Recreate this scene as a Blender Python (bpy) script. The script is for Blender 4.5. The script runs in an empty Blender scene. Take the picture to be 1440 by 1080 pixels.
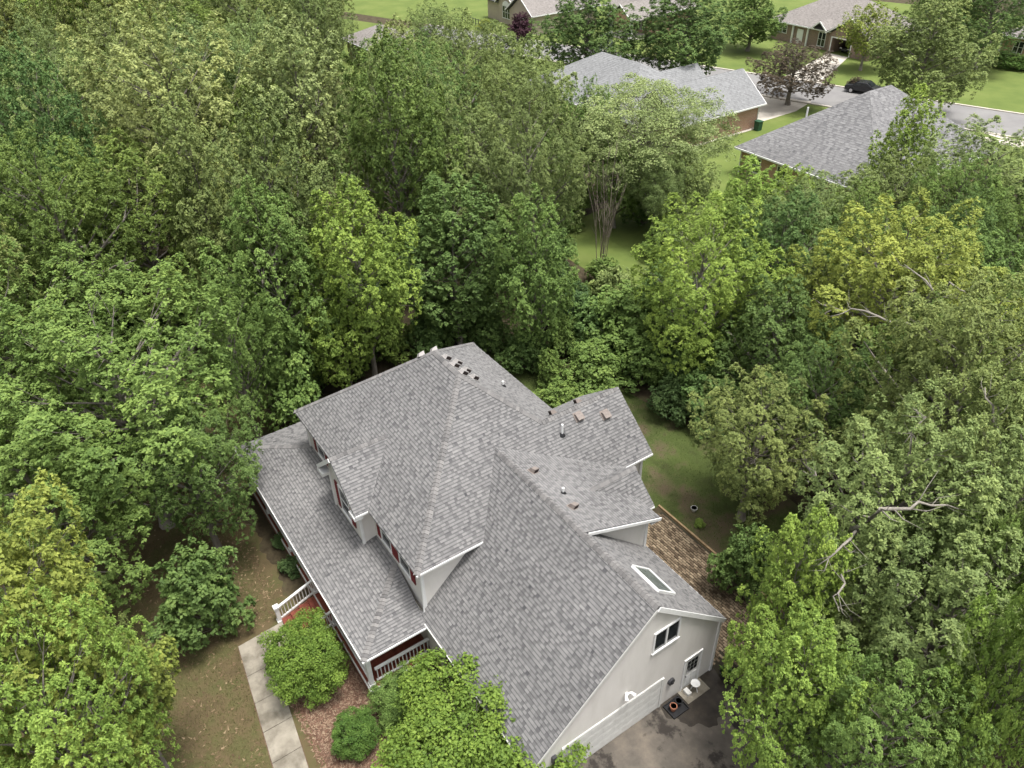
import bpy, bmesh, math, random
import numpy as np
from mathutils import Matrix, Vector
random.seed(7); RNG = np.random.default_rng(7)
S = bpy.context.scene; COL = S.collection

# ---------------------------------------------------------------- camera
# world axes: x along the house front towards the garage, y from porch to back yard, z up, garage slab at 0
CAM = np.array([32.871, -7.997, 29.819])
CR = np.array([0.56269576, 0.82636343, -0.02229267]); CU = np.array([-0.47895865, 0.34787974, 0.8059642]); CF = np.array([-0.67377451, 0.44283537, -0.59154437])
FPX = 1088.73
cd = bpy.data.cameras.new('camera'); cam = bpy.data.objects.new('camera', cd); COL.objects.link(cam)
cd.sensor_width = 36; cd.lens = FPX/1440*36; cd.clip_end = 3000; cd.clip_start = .1
cam.matrix_world = Matrix(((CR[0], CU[0], -CF[0], CAM[0]), (CR[1], CU[1], -CF[1], CAM[1]), (CR[2], CU[2], -CF[2], CAM[2]), (0, 0, 0, 1)))
S.camera = cam
S.cycles.max_bounces = 6; S.cycles.diffuse_bounces = 3; S.cycles.transmission_bounces = 3; S.cycles.glossy_bounces = 2
S.render.resolution_x = 1024; S.render.resolution_y = 768

# ---------------------------------------------------------------- light: bright overcast
W = bpy.data.worlds.new('World'); S.world = W; W.use_nodes = True
nt = W.node_tree; nt.nodes.clear()
sky = nt.nodes.new('ShaderNodeTexSky'); sky.sky_type = 'NISHITA'; sky.sun_disc = False
SUN_EL, SUN_AZ = 78, 30          # azimuth of the sun measured from +x towards +y
sky.sun_elevation = math.radians(SUN_EL); sky.sun_rotation = math.radians(90-SUN_AZ)
sky.dust_density = 6; sky.air_density = 1.0; sky.ozone_density = .6
hs = nt.nodes.new('ShaderNodeHueSaturation'); hs.inputs['Saturation'].default_value = .2
bg = nt.nodes.new('ShaderNodeBackground'); bg.inputs['Strength'].default_value = .14
wo = nt.nodes.new('ShaderNodeOutputWorld')
nt.links.new(sky.outputs[0], hs.inputs['Color']); nt.links.new(hs.outputs[0], bg.inputs[0]); nt.links.new(bg.outputs[0], wo.inputs[0])
sl = bpy.data.lights.new('sun', 'SUN'); sl.energy = 2.1; sl.angle = math.radians(14); sl.color = (1, .96, .9)
so = bpy.data.objects.new('sun', sl); COL.objects.link(so)
sd = Vector((math.cos(math.radians(SUN_EL))*math.cos(math.radians(SUN_AZ)), math.cos(math.radians(SUN_EL))*math.sin(math.radians(SUN_AZ)), math.sin(math.radians(SUN_EL))))
so.rotation_euler = sd.to_track_quat('Z', 'Y').to_euler(); so.location = (30, 60, 90)
S.view_settings.view_transform = 'Standard'; S.view_settings.look = 'None'; S.view_settings.gamma = 1; S.view_settings.exposure = 0.8
S.view_settings.use_curve_mapping = False

# ---------------------------------------------------------------- pixel helpers (photo 1440x1080)
def ray(x, y):
    d = CF*FPX + CR*(x-720) - CU*(y-540); return d/np.linalg.norm(d)
def onz(x, y, z):
    d = ray(x, y); return CAM + d*(z-CAM[2])/d[2]
def smooth(a, b, x):
    t = np.clip((x-a)/(b-a), 0, 1); return t*t*(3-2*t)
def gh(x, y):                      # terrain: the front yard lies 1.2 m below the garage slab
    return -1.2*(1-smooth(17, 20.6, x))*(1-smooth(1, 12, y))

# ---------------------------------------------------------------- materials
def pmat(name, stops, scale=4, detail=6, rough=.85, bump=0, bscale=30, spec=.25, metal=0, mix=None, stretch=None):
    m = bpy.data.materials.new(name); m.use_nodes = True; t = m.node_tree; n = t.nodes; b = n['Principled BSDF']
    b.inputs['Roughness'].default_value = rough; b.inputs['Specular IOR Level'].default_value = spec; b.inputs['Metallic'].default_value = metal
    tc = n.new('ShaderNodeTexCoord'); src = tc.outputs['Object']
    if stretch:
        mp = n.new('ShaderNodeMapping'); mp.inputs['Scale'].default_value = stretch; t.links.new(src, mp.inputs[0]); src = mp.outputs[0]
    nz = n.new('ShaderNodeTexNoise'); nz.inputs['Scale'].default_value = scale; nz.inputs['Detail'].default_value = detail; nz.inputs['Roughness'].default_value = .62
    t.links.new(src, nz.inputs['Vector'])
    cr = n.new('ShaderNodeValToRGB'); t.links.new(nz.outputs['Fac'], cr.inputs[0])
    e = cr.color_ramp.elements
    while len(e) < len(stops): e.new(.5)
    for k, (p_, c) in enumerate(stops): e[k].position = p_; e[k].color = (*c, 1)
    out = cr.outputs[0]
    if mix:                        # (scale, threshold lo, hi, colour): stains or patches
        n2 = n.new('ShaderNodeTexNoise'); n2.inputs['Scale'].default_value = mix[0]; n2.inputs['Detail'].default_value = 8; n2.inputs['Roughness'].default_value = .65; t.links.new(src, n2.inputs['Vector'])
        mr = n.new('ShaderNodeMapRange'); mr.inputs[1].default_value = mix[1]; mr.inputs[2].default_value = mix[2]; t.links.new(n2.outputs['Fac'], mr.inputs[0])
        mx = n.new('ShaderNodeMix'); mx.data_type = 'RGBA'; t.links.new(mr.outputs[0], mx.inputs[0]); t.links.new(out, mx.inputs[6]); mx.inputs[7].default_value = (*mix[3], 1); out = mx.outputs[2]
    t.links.new(out, b.inputs['Base Color'])
    if bump:
        n3 = n.new('ShaderNodeTexNoise'); n3.inputs['Scale'].default_value = bscale; n3.inputs['Detail'].default_value = 5; t.links.new(src, n3.inputs['Vector'])
        bp = n.new('ShaderNodeBump'); bp.inputs['Strength'].default_value = bump; bp.inputs['Distance'].default_value = .03; t.links.new(n3.outputs['Fac'], bp.inputs['Height']); t.links.new(bp.outputs[0], b.inputs['Normal'])
    return m
def flat(name, c, v=.12, **k):
    return pmat(name, [(.3, tuple(x*(1-v) for x in c)), (.7, tuple(min(1, x*(1+v)) for x in c))], **k)
def brickmat(name, c1, c2, mortar, scale=1.0):
    m = bpy.data.materials.new(name); m.use_nodes = True; t = m.node_tree; n = t.nodes; b = n['Principled BSDF']; b.inputs['Roughness'].default_value = .9
    tc = n.new('ShaderNodeTexCoord'); sx = n.new('ShaderNodeSeparateXYZ'); t.links.new(tc.outputs['Object'], sx.inputs[0])
    ad = n.new('ShaderNodeMath'); ad.operation = 'ADD'; t.links.new(sx.outputs[0], ad.inputs[0]); t.links.new(sx.outputs[1], ad.inputs[1])
    cb = n.new('ShaderNodeCombineXYZ'); t.links.new(ad.outputs[0], cb.inputs[0]); t.links.new(sx.outputs[2], cb.inputs[1])
    br = n.new('ShaderNodeTexBrick'); t.links.new(cb.outputs[0], br.inputs[0]); br.inputs['Color1'].default_value = (*c1, 1); br.inputs['Color2'].default_value = (*c2, 1); br.inputs['Mortar'].default_value = (*mortar, 1)
    br.inputs['Scale'].default_value = 1; br.inputs['Brick Width'].default_value = .23*scale; br.inputs['Row Height'].default_value = .08*scale; br.inputs['Mortar Size'].default_value = .012*scale
    t.links.new(br.outputs[0], b.inputs['Base Color']); return m
def tintmat(name, stops, rough=.9, noise=.25, nscale=40, spec=.2, big=None):
    """colour from the per-piece 'tint' attribute, with grain"""
    m = bpy.data.materials.new(name); m.use_nodes = True; t = m.node_tree; n = t.nodes; b = n['Principled BSDF']
    b.inputs['Roughness'].default_value = rough; b.inputs['Specular IOR Level'].default_value = spec
    at = n.new('ShaderNodeAttribute'); at.attribute_name = 'tint'
    cr = n.new('ShaderNodeValToRGB'); t.links.new(at.outputs['Fac'], cr.inputs[0]); e = cr.color_ramp.elements
    while len(e) < len(stops): e.new(.5)
    for k, (p_, c) in enumerate(stops): e[k].position = p_; e[k].color = (*c, 1)
    tc = n.new('ShaderNodeTexCoord'); nz = n.new('ShaderNodeTexNoise'); nz.inputs['Scale'].default_value = nscale; nz.inputs['Detail'].default_value = 3; t.links.new(tc.outputs['Object'], nz.inputs['Vector'])
    mr = n.new('ShaderNodeMapRange'); mr.inputs[1].default_value = .25; mr.inputs[2].default_value = .75; mr.inputs[3].default_value = 1-noise; mr.inputs[4].default_value = 1+noise; t.links.new(nz.outputs['Fac'], mr.inputs[0])
    v = mr.outputs[0]
    if big:
        n2 = n.new('ShaderNodeTexNoise'); n2.inputs['Scale'].default_value = big[0]; n2.inputs['Detail'].default_value = 5; t.links.new(tc.outputs['Object'], n2.inputs['Vector'])
        m2 = n.new('ShaderNodeMapRange'); m2.inputs[1].default_value = .3; m2.inputs[2].default_value = .7; m2.inputs[3].default_value = 1-big[1]; m2.inputs[4].default_value = 1+big[1]; t.links.new(n2.outputs['Fac'], m2.inputs[0])
        mm = n.new('ShaderNodeMath'); mm.operation = 'MULTIPLY'; t.links.new(v, mm.inputs[0]); t.links.new(m2.outputs[0], mm.inputs[1]); v = mm.outputs[0]
    vm = n.new('ShaderNodeVectorMath'); vm.operation = 'SCALE'; t.links.new(cr.outputs[0], vm.inputs[0]); t.links.new(v, vm.inputs['Scale']); t.links.new(vm.outputs[0], b.inputs['Base Color'])
    return m
def leafmat(name, rough=.55, trans=.24):
    m = bpy.data.materials.new(name); m.use_nodes = True; t = m.node_tree; n = t.nodes; b = n['Principled BSDF']
    oi = n.new('ShaderNodeObjectInfo'); at = n.new('ShaderNodeAttribute'); at.attribute_name = 'tint'
    hsv = n.new('ShaderNodeHueSaturation'); t.links.new(oi.outputs['Color'], hsv.inputs['Color'])
    mv = n.new('ShaderNodeMapRange'); mv.inputs[3].default_value = .6; mv.inputs[4].default_value = 1.7; t.links.new(at.outputs['Fac'], mv.inputs[0]); t.links.new(mv.outputs[0], hsv.inputs['Value'])
    mh = n.new('ShaderNodeMapRange'); mh.inputs[3].default_value = .512; mh.inputs[4].default_value = .482; t.links.new(at.outputs['Fac'], mh.inputs[0]); t.links.new(mh.outputs[0], hsv.inputs['Hue'])
    b.inputs['Roughness'].default_value = rough; b.inputs['Specular IOR Level'].default_value = .14
    t.links.new(hsv.outputs[0], b.inputs['Base Color'])
    tr = n.new('ShaderNodeBsdfTranslucent'); h2 = n.new('ShaderNodeHueSaturation'); h2.inputs['Hue'].default_value = .485; h2.inputs['Value'].default_value = 1.25; t.links.new(hsv.outputs[0], h2.inputs['Color']); t.links.new(h2.outputs[0], tr.inputs[0])
    mx = n.new('ShaderNodeMixShader'); mx.inputs[0].default_value = trans; t.links.new(b.outputs[0], mx.inputs[1]); t.links.new(tr.outputs[0], mx.inputs[2])
    t.links.new(mx.outputs[0], n['Material Output'].inputs[0]); return m

M = {}
M['leaf'] = leafmat('leaf')
M['bark'] = pmat('bark', [(.3, (.13, .115, .095)), (.7, (.30, .275, .24))], 3, 8, .95, .6, 25, stretch=(1, 1, .3))
M['deadwood'] = pmat('dead_wood', [(.3, (.15, .12, .095)), (.7, (.27, .23, .19))], 6, 6, .95)
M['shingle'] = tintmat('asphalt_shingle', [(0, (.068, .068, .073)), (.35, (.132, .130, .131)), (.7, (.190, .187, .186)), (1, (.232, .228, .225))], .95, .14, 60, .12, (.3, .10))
M['cap'] = tintmat('ridge_shingle', [(0, (.115, .112, .113)), (1, (.22, .213, .208))], .95, .15, 60, .12)
M['deck_underlay'] = flat('roof_felt', (.10, .10, .105))
M['siding'] = pmat('siding', [(.25, (.63, .605, .565)), (.5, (.70, .675, .64)), (.75, (.74, .715, .68))], 1.6, 7, .6, .05, 12, stretch=(1, 1, .3))
M['trim'] = pmat('white_trim', [(.3, (.72, .72, .71)), (.7, (.80, .80, .79))], 3, 4, .45)
M['trim2'] = pmat('weathered_trim', [(.35, (.58, .575, .55)), (.7, (.68, .675, .65))], 5, 6, .55)
M['soffit'] = flat('soffit_board', (.62, .61, .59), .05)
M['glass'] = pmat('window_glass', [(.35, (.012, .015, .017)), (.7, (.03, .036, .038))], 2, 3, .08, 0, spec=.6)
M['skyglass'] = pmat('skylight_glass', [(.35, (.11, .125, .118)), (.7, (.15, .165, .155))], 2, 3, .12, 0, spec=.5)
M['shutter'] = pmat('shutter_paint', [(.3, (.13, .02, .022)), (.7, (.19, .032, .032))], 4, 4, .55)
M['deckred'] = pmat('deck_stain', [(.3, (.13, .032, .022)), (.75, (.23, .068, .045))], 5, 6, .7, .15, 40)
M['skirt'] = pmat('skirt_board', [(.3, (.16, .062, .042)), (.75, (.27, .12, .085))], 4, 6, .8, .2, 30)
M['concrete'] = pmat('concrete', [(.25, (.17, .15, .12)), (.5, (.26, .235, .19)), (.75, (.34, .31, .255))], 1.6, 9, .9, .25, 40, mix=(.9, .46, .66, (.13, .115, .09)))
M['paleconc'] = flat('pale_concrete', (.52, .48, .42), .1, scale=.6)
M['road'] = pmat('street_asphalt', [(.3, (.185, .18, .18)), (.7, (.235, .23, .225))], .4, 7, .9)
M['asphalt'] = pmat('drive_asphalt', [(.25, (.062, .055, .048)), (.5, (.108, .095, .08)), (.72, (.18, .152, .122))], .9, 9, .85, .3, 60, mix=(.55, .52, .58, (.035, .03, .026)))
M['wet'] = pmat('wet_asphalt', [(.3, (.022, .018, .014)), (.7, (.05, .04, .03))], 2.5, 8, .45, .3, 40)
M['forest'] = pmat('forest_floor', [(.3, (.035, .027, .016)), (.55, (.075, .06, .035)), (.75, (.07, .08, .03))], 1.3, 9, .95, .6, 12)
M['lawn'] = pmat('dry_lawn', [(.25, (.066, .052, .026)), (.45, (.11, .083, .043)), (.6, (.085, .083, .032)), (.8, (.17, .125, .07))], .8, 10, .95, .7, 40)
M['moss'] = pmat('mossy_lawn', [(.3, (.045, .05, .018)), (.5, (.062, .085, .022)), (.75, (.085, .11, .03))], .7, 9, .95, .7, 40, mix=(.35, .5, .62, (.095, .075, .045)))
M['green'] = pmat('mown_lawn', [(.3, (.09, .13, .03)), (.55, (.125, .165, .04)), (.8, (.165, .195, .06))], .25, 8, .95, .3, 8)
M['mulch'] = pmat('mulch', [(.25, (.06, .036, .025)), (.5, (.125, .08, .055)), (.75, (.21, .145, .10))], 6, 9, .95, .8, 45)
M['grass'] = tintmat('grass_blade', [(0, (.085, .065, .03)), (.5, (.095, .098, .032)), (1, (.21, .16, .085))], .8, .1, 5)
M['mossgrass'] = tintmat('moss_blade', [(0, (.05, .07, .018)), (.6, (.08, .115, .03)), (1, (.13, .15, .045))], .8, .1, 5)
M['chip'] = tintmat('wood_chip', [(0, (.09, .045, .03)), (.6, (.20, .12, .085)), (1, (.34, .26, .18))], .9, .1, 5)
M['litter'] = tintmat('leaf_litter', [(0, (.09, .06, .035)), (.6, (.17, .12, .07)), (1, (.28, .21, .13))], .9, .1, 5)
M['paver'] = tintmat('clay_paver', [(0, (.07, .05, .033)), (.5, (.15, .112, .075)), (1, (.26, .205, .14))], .9, .25, 18)
M['paverbed'] = flat('paver_sand', (.032, .028, .017), .3)
M['timber'] = flat('edging_timber', (.30, .21, .12), .25)
M['black'] = flat('black_plastic', (.018, .018, .02), .2, rough=.45)
M['darkmetal'] = flat('dark_metal', (.05, .05, .055), .2, rough=.4)
M['clay'] = flat('terracotta', (.30, .13, .08), .15)
M['whiteplastic'] = flat('white_plastic', (.75, .75, .74), .05, rough=.4)
M['ventbrown'] = pmat('vent_paint', [(.3, (.17, .145, .13)), (.7, (.25, .215, .195))], 8, 4, .6)
M['ventpale'] = pmat('vent_top', [(.3, (.34, .325, .315)), (.7, (.42, .4, .385))], 8, 4, .6)
M['ventdark'] = flat('vent_screen', (.03, .022, .02), .2)
M['brick'] = brickmat('red_brick', (.36, .15, .09), (.45, .235, .15), (.42, .38, .33))
M['brick2'] = brickmat('brown_brick', (.20, .12, .09), (.29, .18, .13), (.30, .27, .24))
M['tanwall'] = flat('tan_siding', (.42, .36, .29), .06, scale=.5)
M['bluegrey'] = tintmat('pale_blue_shingle', [(0, (.165, .168, .172)), (1, (.255, .26, .264))], .95, .15, 9, .12, (.2, .06))
M['greyroof'] = tintmat('mottled_grey_shingle', [(0, (.105, .105, .11)), (.5, (.168, .166, .17)), (1, (.24, .238, .24))], .95, .15, 9, .12, (.2, .06))
M['tanroof'] = tintmat('tan_shingle', [(0, (.18, .165, .155)), (1, (.27, .25, .238))], .95, .15, 9, .12, (.2, .06))
M['carblack'] = flat('black_car_paint', (.012, .013, .016), .1, rough=.2, spec=.6)
M['tyre'] = flat('rubber', (.02, .02, .02), .2)
M['rim'] = flat('alloy', (.55, .55, .56), .1, rough=.3, metal=.8)
M['lampglass'] = flat('headlight_glass', (.6, .6, .58), .1, rough=.15)
M['bingreen'] = flat('green_bin', (.03, .09, .05), .2, rough=.5)

# ---------------------------------------------------------------- mesh helpers
OFF = {}
class MB:
    def __init__(s): s.v = []; s.f = []; s.t = []
    def face(s, pts, t=.5):
        k = len(s.v); s.v += [tuple(map(float, q)) for q in pts]; s.f.append(list(range(k, k+len(pts)))); s.t.append(t); return s
    def box(s, a, b, t=.5):
        x0, y0, z0 = [min(a[i], b[i]) for i in range(3)]; x1, y1, z1 = [max(a[i], b[i]) for i in range(3)]
        k = len(s.v); s.v += [(x0, y0, z0), (x1, y0, z0), (x1, y1, z0), (x0, y1, z0), (x0, y0, z1), (x1, y0, z1), (x1, y1, z1), (x0, y1, z1)]
        for f in ((3, 2, 1, 0), (4, 5, 6, 7), (0, 1, 5, 4), (1, 2, 6, 5), (2, 3, 7, 6), (3, 0, 4, 7)): s.f.append([k+i for i in f]); s.t.append(t)
        return s
    def bar(s, p, q, w, h, up=(0, 0, 1), t=.5):
        p = np.array(p, float); q = np.array(q, float); d = q-p; d /= np.linalg.norm(d); up = np.array(up, float)
        r = np.cross(d, up); r /= np.linalg.norm(r); u = np.cross(r, d); r = r*w/2; u = u*h/2
        k = len(s.v); s.v += [tuple(x) for x in (p-r-u, p+r-u, p+r+u, p-r+u, q-r-u, q+r-u, q+r+u, q-r+u)]
        for f in ((0, 1, 2, 3), (7, 6, 5, 4), (0, 4, 5, 1), (1, 5, 6, 2), (2, 6, 7, 3), (3, 7, 4, 0)): s.f.append([k+i for i in f]); s.t.append(t)
        return s
    def prism(s, poly, d, t=.5):       # polygon pushed along vector d
        n = len(poly); k = len(s.v); d = np.array(d, float)
        s.v += [tuple(map(float, q)) for q in poly]+[tuple(np.array(q, float)+d) for q in poly]
        s.f += [[k+i for i in range(n)][::-1], [k+n+i for i in range(n)]]+[[k+i, k+(i+1) % n, k+n+(i+1) % n, k+n+i] for i in range(n)]; s.t += [t]*(n+2); return s
    def tube(s, path, rad, n=8, cap=True, t=.5):
        path = [np.array(q, float) for q in path]
        if not hasattr(rad, '__len__'): rad = [rad]*len(path)
        k = len(s.v)
        for i, q in enumerate(path):
            d = path[min(i+1, len(path)-1)]-path[max(i-1, 0)]; d = d/(np.linalg.norm(d)+1e-9)
            a = np.cross(d, (0, 0, 1) if abs(d[2]) < .9 else (1, 0, 0)); a /= np.linalg.norm(a); b = np.cross(d, a)
            for j in range(n):
                th = 2*math.pi*j/n; s.v.append(tuple(q+rad[i]*(a*math.cos(th)+b*math.sin(th))))
        for i in range(len(path)-1):
            for j in range(n): s.f.append([k+i*n+j, k+i*n+(j+1) % n, k+(i+1)*n+(j+1) % n, k+(i+1)*n+j]); s.t.append(t)
        if cap: s.f += [[k+j for j in range(n)], [k+(len(path)-1)*n+j for j in range(n)][::-1]]; s.t += [t, t]
        return s
    def lathe(s, c, prof, n=14, t=.5):
        return s.tube([(c[0], c[1], c[2]+z) for r, z in prof], [max(r, .002) for r, z in prof], n, True, t)
    def data(s, name, off=(0, 0, 0)):
        me = bpy.data.meshes.new(name); o = np.array(off)
        me.from_pydata([tuple(np.array(q)-o) for q in s.v] if any(o) else s.v, [], s.f)
        a = me.attributes.new('tint', 'FLOAT', 'FACE'); a.data.foreach_set('value', np.array(s.t, 'f')); return me
    def build(s, name, m, parent=None, smooth=False, kind=None, local=False):
        off = (0, 0, 0) if (local or parent is None) else OFF.get(parent.name, (0, 0, 0))
        me = s.data(name, off); me.materials.append(M[m] if isinstance(m, str) else m)
        bm = bmesh.new(); bm.from_mesh(me); bmesh.ops.recalc_face_normals(bm, faces=bm.faces); bm.to_mesh(me); bm.free()
        if smooth: me.polygons.foreach_set('use_smooth', [True]*len(me.polygons))
        o = bpy.data.objects.new(name, me); COL.objects.link(o)
        if parent: o.parent = parent; OFF[o.name] = OFF.get(parent.name, (0, 0, 0))
        if kind: o['kind'] = kind
        return o
def tag(o, label, cat, group=None):
    o['label'] = label; o['category'] = cat
    if group: o['group'] = group
    return o
def empty(name, loc, rz=0):
    o = bpy.data.objects.new(name, None); COL.objects.link(o); o.location = loc; o.rotation_euler = (0, 0, rz); o.empty_display_size = .3
    OFF[o.name] = tuple(map(float, loc)); return o
def struct(o): o['kind'] = 'structure'; return o
def copies(me, name, m, parent, locs, rot=None):      # alike pieces that share mesh data
    off = np.array(OFF.get(parent.name, (0, 0, 0))); out = []
    if m and not me.materials: me.materials.append(M[m])
    for i, l in enumerate(locs):
        o = bpy.data.objects.new(name, me); COL.objects.link(o); o.parent = parent; o.location = np.array(l)-off
        if rot is not None: o.rotation_euler = rot[i] if isinstance(rot, list) else rot
        OFF[o.name] = tuple(off); out.append(o)
    return out

# ================================================================ GROUND
def ax(lo, hi, step, far):
    a = list(np.arange(lo, hi+.01, step)); d = step; x = hi
    while x < far: d *= 1.35; x += d; a.append(x)
    d = step; x = lo
    while x > -far: d *= 1.35; x -= d; a.insert(0, x)
    return np.array(a)
gx = ax(-25, 40, 1.0, 900); gy = ax(-25, 30, 1.0, 900)
X, Y = np.meshgrid(gx, gy); Z = gh(X, Y)
nx, ny = len(gx), len(gy)
me = bpy.data.meshes.new('ground')
me.from_pydata(np.stack([X, Y, Z], -1).reshape(-1, 3).tolist(), [], [[j*nx+i, j*nx+i+1, (j+1)*nx+i+1, (j+1)*nx+i] for j in range(ny-1) for i in range(nx-1)])
me.materials.append(M['forest']); g = bpy.data.objects.new('ground', me); COL.objects.link(g); struct(g)
def sheet(name, poly, z, m, parent=None):
    b = MB(); b.face([(x, y, z) for x, y in poly]); o = b.build(name, m, parent)
    if o.data.polygons[0].normal.z < 0: o.data.flip_normals()
    return struct(o) if parent is None else o
sheet('front_lawn', [(-16, -22), (16.5, -22), (16.5, -2.2), (-3.5, -2.2), (-3.5, .5), (-16, .5)], -1.194, 'lawn')
sheet('back_lawn', [(-6, 12.2), (8, 12.2), (8, 12.9), (12.6, 12.9), (12.6, 14.5), (25, 14.6), (25, 19.5), (12, 21), (2, 19.5), (-6, 17)], .006, 'moss')
sheet('mulch_bed', [(8.9, -5.5), (16.8, -5.7), (16.8, -.2), (13.0, -.2), (13.0, -2.6), (8.9, -2.6)], -1.188, 'mulch')
sheet('porch_bed', [(x, -3.75+.16*math.sin(x*2.1)+.1*math.sin(x*5.3+1)+.06*math.sin(x*11)) for x in np.linspace(-3.4, 6.75, 60)]+[(6.75, -2.6), (-3.4, -2.6)], -1.188, 'forest')
sheet('driveway', [(20.9, -14), (33, -14), (33, 9.4), (27.5, 11), (24.2, 11.2), (20.9, 9.9)], .006, 'asphalt')
sheet('side_yard', [(-20.6, 52.5), (-17.0, 52.5), (-17.0, 73), (-20.6, 73)], .0045, 'green')
sheet('wet_patch', [(21.12, 6.6)]+[(max(21.12, 21.55+math.sin(t)*1.35*(1+.10*math.sin(5*t+1)+.06*math.sin(11*t)+.04*math.sin(23*t))), 8.15-math.cos(t)*1.55*(1+.08*math.sin(7*t+2)+.05*math.sin(17*t))) for t in np.linspace(.02, math.pi-.02, 60)]+[(21.12, 9.7)], .010, 'wet')
sheet('meadow_lawn', [(-18, 28), (-6, 28), (-3, 38), (-2, 52.6), (-14, 52.6), (-20, 52.6), (-20.5, 66), (-25.6, 66), (-25.6, 45), (-19, 37)], .006, 'green')
# street, drives and lawns of the neighbours
fa = np.array([-33.1, 85.6]); fb = np.array([-9.87, 93.4]); rd = (fb-fa)/np.linalg.norm(fb-fa); rn = np.array([rd[1], -rd[0]])
def rp(s_, w): q = fa+rd*s_+rn*w; return (q[0], q[1])
sheet('street', [rp(-70, 0), rp(80, 0), rp(80, 9), rp(-70, 9)], .012, 'road')
sheet('rear_meadow', [(-125, 36), (-58, 36), (-52, 62), (-60, 70), (-98, 60), (-125, 50)], .003, 'green')
sheet('far_lawn', [rp(-100, -.3), rp(80, -.3), rp(80, -60), rp(-100, -60)], .006, 'green')
sheet('near_verge', [rp(-72, 9.3), rp(70, 9.3), rp(70, 26), rp(-72, 26)], .004, 'green')
for nm, w in (('far_kerb', -.15), ('near_kerb', 9.15)):
    k = MB(); a = rp(-70, w); b = rp(80, w); k.bar((a[0], a[1], .06), (b[0], b[1], .06), .3, .13); struct(k.build(nm, 'paleconc'))
sheet('neighbour_drive', [(-33.4, 66.2), (-27.0, 66.2), (-27.2, 74), (-28.5, 78.5), (-36, 76)], .016, 'paleconc')
sheet('sidewalk', [rp(14, 10.6), rp(60, 10.6), rp(60, 12.2), rp(14, 12.2)], .016, 'paleconc')
sheet('drive_apron', [rp(21, 8.9), rp(40, 8.9), rp(34, 10.7), rp(25, 10.7)], .020, 'paleconc')
sheet('far_drive', [(-42.6, 100.2), (-39.2, 100.2), (-33, 86), (-38, 84.4)], .020, 'paleconc')
# concrete walk: slabs are pieces
walk = MB(); walk.face([(7.25, -6.85, -1.19), (13.75, -7.55, -1.19), (14.6, -6.3, -1.19), (11, -5.95, -1.19), (8.95, -5.4, -1.19), (8.95, -4.65, -1.19), (7.05, -4.65, -1.19)]); walk = struct(walk.build('front_walk', 'mulch'))
WL = lambda u: -6.82-(u-7.25)*.105
WR = lambda u: -5.72-(u-9)*.11
slabs = [[(7.2, WL(7.2)), (8.98, WL(8.98)), (8.98, -4.62), (7.05, -4.62)]]
cuts = [9.0, 10.5, 12.0, 13.5, 15.0]
slabs += [[(a, WL(a)), (b-.025, WL(b)), (b-.025, WR(b)), (a, WR(a))] for a, b in zip(cuts, cuts[1:])]
for i, sl_ in enumerate(slabs):
    b = MB(); dz = random.uniform(-.006, .006); b.prism([(x, y, -1.25) for x, y in sl_], (0, 0, .10+dz)); b.build('slab', 'concrete', walk)

def scatter_blades(name, n, inside, m, z, h, w, parent=None, flatness=0.0, tintf=None):
    P = []
    while len(P) < n:
        q = inside()
        if q is not None: P.append(q)
    P = np.array(P); a = RNG.uniform(0, 2*math.pi, n); L = h*RNG.uniform(.5, 1.3, n); wd = w*RNG.uniform(.6, 1.4, n)
    dx = np.stack([np.cos(a), np.sin(a)], 1); lean = RNG.uniform(.1, .9, n)+flatness
    v = np.zeros((n, 3, 3)); per = np.stack([-dx[:, 1], dx[:, 0]], 1)
    v[:, 0, :2] = P-per*wd[:, None]; v[:, 1, :2] = P+per*wd[:, None]; v[:, 2, :2] = P+dx*(L*lean)[:, None]
    v[:, :, 2] = z; v[:, 2, 2] += L*np.clip(1-.6*lean, .12, 1); v[:, :2, 2] += .004
    t = RNG.uniform(0, 1, n) if tintf is None else tintf(P)
    return rawmesh(name, v.reshape(-1, 3), 3, np.clip(t, 0, 1), m, parent)
def rawmesh(name, v, k, tint, m, parent=None, off=None):
    n = len(v)//k; me = bpy.data.meshes.new(name); me.vertices.add(len(v)); me.vertices.foreach_set('co', np.ascontiguousarray(v, 'f').ravel())
    me.loops.add(n*k); me.loops.foreach_set('vertex_index', np.arange(n*k, dtype='i')); me.polygons.add(n); me.polygons.foreach_set('loop_start', np.arange(0, n*k, k, dtype='i'))
    at = me.attributes.new('tint', 'FLOAT', 'FACE'); at.data.foreach_set('value', np.asarray(tint, 'f')); me.update(calc_edges=True); me.materials.append(M[m])
    o = bpy.data.objects.new(name, me); COL.objects.link(o); o['kind'] = 'stuff'
    if parent: o.parent = parent
    return o
def nz2(P, s, seed):
    r = np.random.default_rng(seed); out = 0
    for k in range(5):
        th = r.uniform(0, 6.28); f = s*r.uniform(.6, 2.2); out = out+np.sin((P[:, 0]*math.cos(th)+P[:, 1]*math.sin(th))*f+r.uniform(0, 6.28))
    return out/5
def in_front():
    x, y = random.uniform(-2, 15.5), random.uniform(-14, -3.8)
    if WL(x)-.05 < y and x > 7 and y < -4: return None
    if x > 6.7 and y > WL(x): return None
    if y > -4.2: return None
    return (x, y)
o = scatter_blades('dry_grass', 26000, in_front, 'grass', -1.194, .11, .014, tintf=lambda P: .5+.55*nz2(P, .7, 3)+RNG.normal(0, .2, len(P))); tag(o, 'short dry olive and straw grass of the front lawn', 'grass')
def in_back():
    x, y = random.uniform(-4, 23), random.uniform(12.6, 20)
    if (y < 14.6 and x > 12.4) or (x < 12.8 and y < 13): return None
    return (x, y)
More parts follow.
